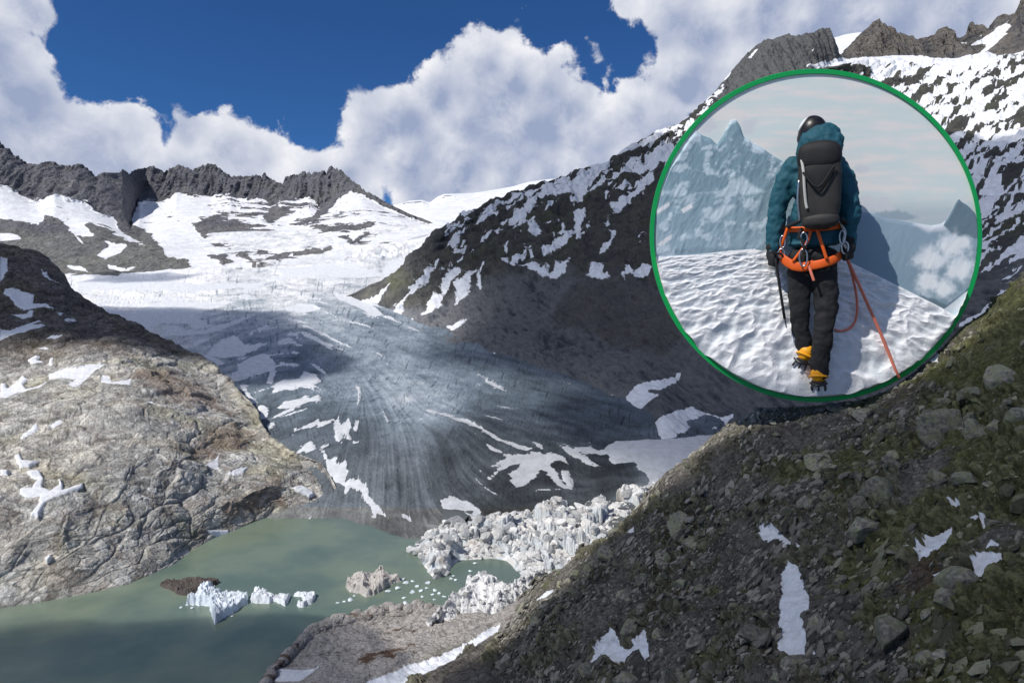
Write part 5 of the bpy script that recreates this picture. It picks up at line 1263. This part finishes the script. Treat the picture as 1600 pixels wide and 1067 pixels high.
def tube(pts, r, n=8, smooth=6, closed=False, flat=1.0, axis=None):
    pts = np.array(pts, float)
    if smooth > 1 and len(pts) > 2:
        P_ = np.concatenate([pts[-1:], pts, pts[:2]]) if closed else np.concatenate([2 * pts[:1] - pts[1:2], pts, 2 * pts[-1:] - pts[-2:-1]])
        out = []
        for i in range(len(P_) - 3):
            a, b, c, d = P_[i:i + 4]
            for j in range(smooth):
                t = j / smooth; out.append(.5 * (2 * b + (c - a) * t + (2 * a - 5 * b + 4 * c - d) * t * t + (3 * b - 3 * c + d - a) * t ** 3))
        if not closed: out.append(pts[-1])
        pts = np.array(out)
    m = len(pts); V = []; tg = np.gradient(pts, axis=0)
    if closed: tg = np.roll(pts, -1, 0) - np.roll(pts, 1, 0)
    ref = np.array((0, 1., 0)) if axis is None else np.array(axis, float)
    for i in range(m):
        d = tg[i] / (np.linalg.norm(tg[i]) + 1e-9); a = np.cross(d, ref)
        if np.linalg.norm(a) < .05: a = np.cross(d, (1, 0, .1))
        a /= np.linalg.norm(a); b = np.cross(d, a)
        for k in range(n):
            t = 2 * math.pi * k / n; V.append(pts[i] + r * (a * math.cos(t) * flat + b * math.sin(t)))
    F_ = []
    for i in range(m if closed else m - 1):
        for k in range(n): F_.append((i * n + k, i * n + (k + 1) % n, ((i + 1) % m) * n + (k + 1) % n, ((i + 1) % m) * n + k))
    if not closed:
        V.append(pts[0]); V.append(pts[-1]); e0 = len(V) - 2
        for k in range(n): F_.append((e0, (k + 1) % n, k, k)[:3] + (k,)); F_.append((e0 + 1, (m - 1) * n + k, (m - 1) * n + (k + 1) % n, (m - 1) * n + (k + 1) % n))
        F_ = [f for f in F_]
    return np.array(V), F_


def mesh_any(name, V, F_):
    me = bpy.data.meshes.new(name); F2 = [tuple(dict.fromkeys(f)) for f in F_]; me.from_pydata([tuple(v) for v in V], [], F2)
    for p in me.polygons: p.use_smooth = True
    me.update(); return me


def tube_part(name, pts, r, mat, parent, **kw):
    lab = kw.pop('label', None); o = link(name, mesh_any(name, *tube(pts, r, **kw)), mat, parent=parent, label=lab); return o


teal = simple_mat("teal shell fabric", srgb(22, 84, 100), .75, bump=.9, bscale=14, vary=.2)
black = simple_mat("black cloth", (.012, .012, .014), .8, bump=.8, bscale=16, vary=.4)
packm = simple_mat("dark pack cloth", (.030, .028, .026), .65, bump=.6, bscale=18, vary=.5)
orange = simple_mat("orange webbing", srgb(238, 100, 26), .6)
yellow = simple_mat("yellow boot leather", srgb(240, 165, 20), .5, vary=.2)
skin = simple_mat("skin", (.42, .25, .18), .6)
steel = simple_mat("steel", (.55, .55, .57), .3, metal=1.0)
darkm = simple_mat("dark steel", (.06, .06, .065), .4, metal=.8)
ropem = simple_mat("salmon rope", srgb(240, 138, 112), .8, vary=.35, bscale=60)
pale = simple_mat("pale webbing", (.55, .53, .5), .7)

p_ = lambda px_, py_, y=0.0, r=10: (U(px_, py_, y), r / MPX)
person = balls("person", [(U(1274, 214, .02), (.075, .09, .095)), (U(1274, 216, .112), (.013, .022, .02)), (U(1255, 216, .03), (.012, .02, .028)), (U(1293, 216, .03), (.012, .02, .028)), (U(1267, 211, .10), .012), (U(1281, 211, .10), .012), (U(1274, 223, .105), (.025, .01, .006)),
                          (U(1273, 290, .0), (.11, .08, .16)), (U(1270, 370, 0), (.10, .07, .12))],
               skin, None, voxel=.009, label="walker seen from behind in teal jacket and dark trousers, with rope and axe", cat="person",
               chains=[[p_(1274, 230, .01, 14), p_(1273, 262, 0, 16)], [p_(1240, 270, 0, 9), p_(1216, 320, -.02, 8), p_(1210, 384, -.02, 6)], [p_(1304, 270, 0, 9), p_(1323, 320, -.02, 8), p_(1324, 382, -.02, 6)],
                       [p_(1256, 400, 0, 11), p_(1250, 484, .02, 8), p_(1257, 556, .06, 6)], [p_(1284, 400, 0, 11), p_(1290, 488, 0, 8), p_(1280, 590, 0, 6)]])
jk = balls("jacket", [(U(1273, 262, .0), (.18, .12, .07)), (U(1274, 285, 0), (.165, .13, .14)), (U(1272, 335, 0), (.145, .125, .16)), (U(1270, 366, 0), (.160, .13, .085)), (U(1270, 378, 0), (.160, .13, .035))], teal, person, voxel=.008, smooth=2, fold=.04,
           chains=[[p_(1242, 262, 0, 18), p_(1226, 285, -.01, 17.5), p_(1216, 320, -.02, 15), p_(1212, 350, -.02, 13.5), p_(1210, 380, -.02, 12)],
                   [p_(1302, 262, 0, 18), p_(1316, 285, -.01, 17), p_(1323, 320, -.02, 14.5), p_(1325, 350, -.02, 13), p_(1324, 377, -.02, 12)]])
hd = balls("hood", [(U(1281, 232, -.03), (.133, .13, .11)), (U(1281, 214, .0), (.115, .11, .078)), (U(1262, 240, -.02), (.07, .1, .06)), (U(1300, 240, -.04), (.06, .1, .07))], teal, person, voxel=.008, smooth=2, fold=.04)
hm_m = bpy.data.materials.new("helmet with painted sunlight"); hm_m.use_nodes = True; N = NB(hm_m.node_tree); b = hm_m.node_tree.nodes['Principled BSDF']
tcn = hm_m.node_tree.nodes.new('ShaderNodeTexCoord'); sx = hm_m.node_tree.nodes.new('ShaderNodeSeparateXYZ'); hm_m.node_tree.links.new(tcn.outputs['Object'], sx.inputs[0])
N.put(b.inputs['Base Color'], N.mix(N.mr(N.m('ADD', sx.outputs[0], N.m('MULTIPLY', N.m('SUBTRACT', sx.outputs[2], 1.7), -.7)), -.100, -.085), (.85, .86, .88), (.012, .012, .014))); b.inputs['Roughness'].default_value = .35  # white left side is light on the helmet, put into the colour
hel = balls("helmet", [(U(1270, 209, .015), (.088, .105, .102)), (U(1268, 218, .02), (.088, .10, .07))], hm_m, person, voxel=.008)
tr = balls("trousers", [(U(1269, 398, 0), (.150, .12, .07)), (U(1270, 412, 0), (.145, .115, .06))], black, person, voxel=.008, smooth=2, fold=.03,
           chains=[[p_(1251, 420, 0, 19), p_(1249, 450, .01, 16), p_(1250, 482, .02, 14.5), p_(1251, 500, .03, 13), p_(1253, 525, .05, 12.5), p_(1257, 548, .06, 11.5)],
                   [p_(1287, 420, 0, 19.5), p_(1289, 450, 0, 17.5), p_(1291, 485, 0, 16.5), p_(1288, 505, -.01, 15), p_(1285, 535, -.01, 14), p_(1281, 560, 0, 13.5), p_(1280, 580, 0, 13)]])


def glove(cx, cy, yy, grip, side):
    items = [(U(cx, cy, yy), (9.5 / MPX, .045, 12 / MPX)), (U(cx, cy - 12, yy), (10 / MPX, .045, 8 / MPX))]
    ch = []
    for i, (dz, ln) in enumerate(((2, 1.0), (6, 1.08), (10, 1.0), (14, .85))):      # four fingers closing round the shaft
        a = U(cx - side * 4, cy + dz, yy - .03); bq = U(cx + side * 3 * ln, cy + dz + 2, yy - .062 * ln); c = U(cx + side * 8 * ln, cy + dz + 3, yy - .035); d = U(cx + side * 6, cy + dz + 3, yy - .012)
        ch.append([(a, 3.2 / MPX), (bq, 3.1 / MPX), (c, 2.9 / MPX), (d, 2.5 / MPX)])
    ch.append([(U(cx + side * 5, cy - 3, yy - .01), 3.8 / MPX), (U(cx + side * 10, cy + 1, yy - .03), 3.3 / MPX), (U(cx + side * 9, cy + 7, yy - .05), 2.8 / MPX)])   # thumb from the side of the palm
    return balls("glove", items, black, person, voxel=.005, smooth=2, chains=ch)


glove(1207, 393, -.03, None, 1); glove(1324, 388, -.03, None, -1)


def boot(cx, cy, yy, tilt):
    b_ = balls("boot", [(U(cx, cy - 12, yy), (11.5 / MPX, .055, 13 / MPX)), (U(cx, cy - 5, yy + .05), (11 / MPX, .10, 10 / MPX)), (U(cx, cy - 4, yy + .14), (10 / MPX, .06, 8 / MPX))], yellow, person, voxel=.007)
    so_ = balls("sole", [(U(cx, cy + 4, yy + .0), (11 / MPX, .055, 5 / MPX)), (U(cx, cy + 4, yy + .1), (11.5 / MPX, .1, 5 / MPX))], black, b_, voxel=.006)
    for dx, dy in ((-9, -.04), (9, -.04), (-10, .05), (10, .05), (-8, .16), (8, .16), (0, -.055)):
        s = tube_part("crampon_point", [U(cx + dx, cy + 6, yy + dy), U(cx + dx * 1.15, cy + 15, yy + dy)], 1.5 / MPX, darkm, b_, smooth=1, axis=(1, 0, 0))
    tube_part("crampon_bar", [U(cx - 13, cy + 3, yy - .03), U(cx, cy + 6, yy - .065), U(cx + 13, cy + 3, yy - .03)], 1.8 / MPX, darkm, b_, axis=(0, 0, 1))
    tube_part("strap", [U(cx - 14, cy - 6, yy), U(cx - 9, cy - 9, yy - .05), U(cx + 9, cy - 9, yy - .05), U(cx + 14, cy - 6, yy + .01)], 1.8 / MPX, yellow, b_, axis=(0, 0, 1))
    b_.rotation_euler = (0, 0, 0)
    return b_


boot(1279, 594, -.01, 0)
b2 = boot(1254, 561, .05, 0)
b2.rotation_euler = (0, math.radians(24), 0); pv = Vector(U(1254, 561, .05)); b2.location = pv - b2.rotation_euler.to_matrix() @ pv
# harness
tube_part("waist_belt", [U(1270 + 42 * math.sin(a), 354 + 3 * math.cos(a), -.145 * math.cos(a)) for a in np.linspace(0, 2 * math.pi, 25)[:-1]], 4.2 / MPX, orange, person, closed=True, smooth=2, flat=.35, axis=(0, 0, 1), n=12)
tube_part("leg_loop", [U(1218, 392, -.03), U(1224, 400, -.10), U(1240, 411, -.135), U(1256, 414, -.14), U(1272, 411, -.14)], 7.0 / MPX, orange, person, flat=.3, axis=(0, 0, 1), n=12)
tube_part("leg_loop", [U(1266, 413, -.14), U(1285, 410, -.145), U(1302, 405, -.11), U(1316, 396, -.04)], 6.5 / MPX, orange, person, flat=.3, axis=(0, 0, 1), n=12)
tube_part("riser_strap", [U(1240, 405, -.15), U(1252, 390, -.16), U(1262, 376, -.165), U(1268, 358, -.16)], 2.2 / MPX, orange, person)
tube_part("riser_strap", [U(1291, 404, -.155), U(1285, 385, -.165), U(1279, 366, -.165), U(1276, 352, -.16)], 2.4 / MPX, orange, person)
tube_part("riser_strap", [U(1220, 388, -.06), U(1226, 370, -.10), U(1232, 352, -.11)], 2.2 / MPX, orange, person)
tube_part("tail_strap", [U(1264, 412, -.15), U(1268, 424, -.155), U(1272, 436, -.15)], 2.0 / MPX, ropem, person)
for (cx, cy, rx, rz) in ((1256, 400, 6, 13), (1257, 372, 5, 10), (1224, 374, 4, 9), (1314, 372, 4, 10), (1318, 388, 5, 9), (1222, 392, 5, 7)):
    tube_part("carabiner", [U(cx + rx * math.cos(a), cy + rz * math.sin(a), -.175 if cx < 1300 and cx > 1230 else -.10) for a in np.linspace(0, 2 * math.pi, 13)[:-1]], 1.2 / MPX, steel, person, closed=True, smooth=3)
tube_part("gear_sling", [U(1254, 355, -.16), U(1250, 366, -.17), U(1256, 380, -.175), U(1257, 395, -.175)], 2.2 / MPX, black, person)
tube_part("gear_sling", [U(1312, 352, -.08), U(1318, 365, -.09), U(1316, 380, -.09), U(1322, 392, -.08)], 2.0 / MPX, pale, person)

# backpack, a thing of its own, worn on the walker's back
def sup(c, h, e=3.2, taper=0.0):
    V, F0 = ICO[5]; n = (np.abs(V) ** e).sum(1) ** (-1 / e); W_ = V * n[:, None]
    W_ = W_ * np.array(h); W_[:, 0] *= 1 + taper * W_[:, 2] / h[2]; W_ += W_ * (fbm(W_ * 9 + c[2] * 7, 1.0, 4, .55) * .05)[:, None]
    return W_ + np.array(c), F0


V, F0 = sup(U(1280, 300, -.205), (29 / MPX, .085, 58 / MPX), 3.4, .05)
bp_ = link("backpack", mesh_from("backpack", V, F0), packm, label="dark grey climbing backpack strapped to the walker's back", cat="backpack"); bp_.matrix_world = Matrix.Translation(ORG) @ RotP @ Matrix.Diagonal((SC, SC * .72, SC, 1))
lidm = simple_mat("black lid cloth", (.010, .010, .011), .7, bump=.6, bscale=14)
V, F0 = sup(U(1280, 252, -.205), (30.5 / MPX, .10, 22 / MPX), 2.8); link("lid", mesh_from("lid", V, F0), lidm, parent=bp_)
V, F0 = sup(U(1280, 285, -.275), (17 / MPX, .03, 24 / MPX), 2.2, .75); link("flap", mesh_from("flap", V, F0), lidm, parent=bp_)
V, F0 = sup(U(1281, 346, -.215), (26 / MPX, .085, 12 / MPX), 2.6); link("base_pocket", mesh_from("base_pocket", V, F0), packm, parent=bp_)
tube_part("compression_strap", [U(1254, 256, -.27), U(1257, 275, -.30), U(1258, 295, -.305), U(1260, 318, -.30), U(1262, 328, -.30)], 2.0 / MPX, pale, bp_)
tube_part("frame_piping", [U(1250, 285, -.26), U(1248, 315, -.26), U(1251, 345, -.25)], 1.6 / MPX, steel, bp_)
tube_part("flap_edge", [U(1256, 275, -.315), U(1278, 298, -.335), U(1302, 268, -.31)], 1.6 / MPX, black, bp_)
tube_part("hip_strap", [U(1250, 345, -.2), U(1236, 350, -.14), U(1230, 352, -.08)], 3.0 / MPX, black, bp_)
tube_part("hip_strap", [U(1310, 345, -.2), U(1318, 350, -.12), U(1314, 352, -.06)], 3.0 / MPX, black, bp_)


def world_tube(name, pts, r, mat, label, cat):
    pts = [K(a, b, k) for a, b, k in pts]; c = np.array(pts[0]); V, F_ = tube(pts, r * PXW, n=10, smooth=8)
    o = link(name, mesh_any(name, V - c, F_), mat, label=label, cat=cat); o.location = c; return o


world_tube("rope", [(1314, 392, .962), (1323, 404, .963), (1338, 436, .968), (1355, 474, .974), (1372, 512, .980), (1388, 550, .986), (1399, 578, .990), (1405, 590, .994)], 2.3, ropem, "taut salmon climbing rope running from the walker's hand down to the rim", "rope")
world_tube("rope_loop", [(1318, 396, .964), (1326, 412, .968), (1333, 436, .974), (1338, 462, .980), (1339, 488, .984), (1334, 506, .986), (1324, 515, .987), (1311, 517, .988), (1304, 515, .989)], 1.8, ropem, "slack loop of salmon rope hanging beside the walker's right leg", "rope")
ax = bpy.data.objects.new("ice_axe", None); COL.objects.link(ax); ax.location = K(1226, 500, .974); ax['label'] = "thin black ice axe hanging from the walker's left glove"; ax['category'] = "ice axe"


def axp(name, pts, r, mat):
    c = np.array(ax.location); V, F_ = tube([K(*q) - c for q in pts], r * PXW, n=8, smooth=3); o = link(name, mesh_any(name, V, F_), mat, parent=ax)


axp("shaft", [(1211, 398, .963), (1217, 440, .967), (1226, 498, .974)], 2.2, black); axp("spike", [(1226, 497, .974), (1229, 512, .976)], 1.0, darkm)
axp("pick", [(1203, 392, .960), (1212, 397, .959), (1219, 396, .959), (1225, 402, .961)], 1.8, darkm)

# ================================================================== clouds overhead that shade the valley
cm = bpy.data.materials.new("cloud vapour"); cm.use_nodes = True; t = cm.node_tree; t.nodes.clear(); N = NB(t)
tr_ = t.nodes.new('ShaderNodeBsdfTransparent'); df = t.nodes.new('ShaderNodeBsdfDiffuse'); df.inputs[0].default_value = (.9, .91, .93, 1)
mx = t.nodes.new('ShaderNodeMixShader'); N.put(mx.inputs[0], N.attr('cover').outputs['Fac']); t.links.new(tr_.outputs[0], mx.inputs[1]); t.links.new(df.outputs[0], mx.inputs[2])
o_ = t.nodes.new('ShaderNodeOutputMaterial'); t.links.new(mx.outputs[0], o_.inputs[0])
Ld = np.array(SUN_DIR)


def cloud(outline, zt, h, soft, strength, seed, label, nscale=None, namp=1.0):
    """a cumulus whose shadow falls on the outline (x,y) at ground height zt"""
    ol = np.array(outline, float); sh = Ld[:2] * (h - zt) / Ld[2]
    cx = ol + sh; x0, y0 = cx.min(0) - soft * 2; x1, y1 = cx.max(0) + soft * 2
    n = 110; X, Y = np.meshgrid(np.linspace(x0, x1, n), np.linspace(y0, y1, n))
    d = np.full(X.shape, 1e18); ins = np.zeros(X.shape, bool)
    for k in range(len(cx)):
        a, b = cx[k], cx[(k + 1) % len(cx)]; e = b - a
        tt = np.clip(((X - a[0]) * e[0] + (Y - a[1]) * e[1]) / (e @ e), 0, 1); d = np.minimum(d, (X - a[0] - tt * e[0]) ** 2 + (Y - a[1] - tt * e[1]) ** 2)
        ins ^= ((a[1] > Y) != (b[1] > Y)) & (X < (b[0] - a[0]) * (Y - a[1]) / (b[1] - a[1] + 1e-9) + a[0])
    s = np.where(ins, np.sqrt(d), -np.sqrt(d)); ns = nscale or soft * 3
    s = s + fbm(np.stack([X, Y, X * 0 + seed], -1), ns, 4, .5) * soft * 1.6 * namp
    cov = sst(s, -soft * .5, soft * .7); brd = np.minimum.reduce([X - x0, x1 - X, Y - y0, y1 - Y]); cov = cov * sst(brd, 0, soft * .5)
    bil = fbm(np.stack([X, Y, X * 0 + seed + 9], -1), soft * 2.2, 4, .5)
    top = h + cov * soft * (1.2 + bil); bot = h - cov * soft * .15
    idx = np.arange(n * n).reshape(n, n); Fq = np.stack([idx[:-1, :-1], idx[:-1, 1:], idx[1:, 1:], idx[1:, :-1]], -1).reshape(-1, 4)
    V = np.concatenate([np.stack([X, Y, top], -1).reshape(-1, 3), np.stack([X, Y, bot], -1).reshape(-1, 3)])
    me = mesh_from("cloud", V, np.concatenate([Fq, Fq[:, ::-1] + n * n])); set_attr(me, 'cover', np.tile((cov * strength).ravel(), 2))
    link("cloud", me, cm, kind='structure')


# over the right hand wall and the lower glacier, the near spur, the left shoulder, the near lake
cloud([(-60, 2250), (-230, 2050), (-260, 1850), (-100, 1650), (-200, 1350), (-220, 1180), (-150, 1060), (-40, 980), (-60, 900), (-170, 830), (-110, 740), (-20, 650), (60, 600), (150, 570), (300, 560), (800, 640), (1500, 900), (1700, 1700), (1300, 2500), (750, 2900), (300, 2700), (60, 2300)], 230, 2300, 110, .56, 3, "", namp=.7)
cloud([(-160, 60), (-130, 250), (-20, 330), (0, 372), (160, 380), (300, 372), (350, 400), (520, 420), (560, 60)], 110, 700, 18, .58, 5, "", namp=.6)
cloud([(-620, 1700), (-1000, 1850), (-1900, 2000), (-1900, 850), (-900, 860), (-560, 960), (-420, 1010), (-380, 1130), (-500, 1400)], 220, 2000, 60, .68, 7, "", namp=.5)
cloud([(-400, 300), (-400, 400), (-240, 430), (-170, 425), (-110, 400), (-60, 350), (-60, 250), (-200, 200)], 0, 650, 28, .5, 9, "", namp=.9)
cloud([(-1420, 2330), (-1300, 2280), (-1100, 2330), (-1060, 2400), (-1200, 2450), (-1420, 2450)], 260, 1900, 40, .45, 11, "")
# thin unseen cloud, added to soften the shadows on the round panel
cloud([(20, 385), (20, 560), (560, 560), (560, 385)], 110, 640, 30, .10, 13, "", namp=.3)
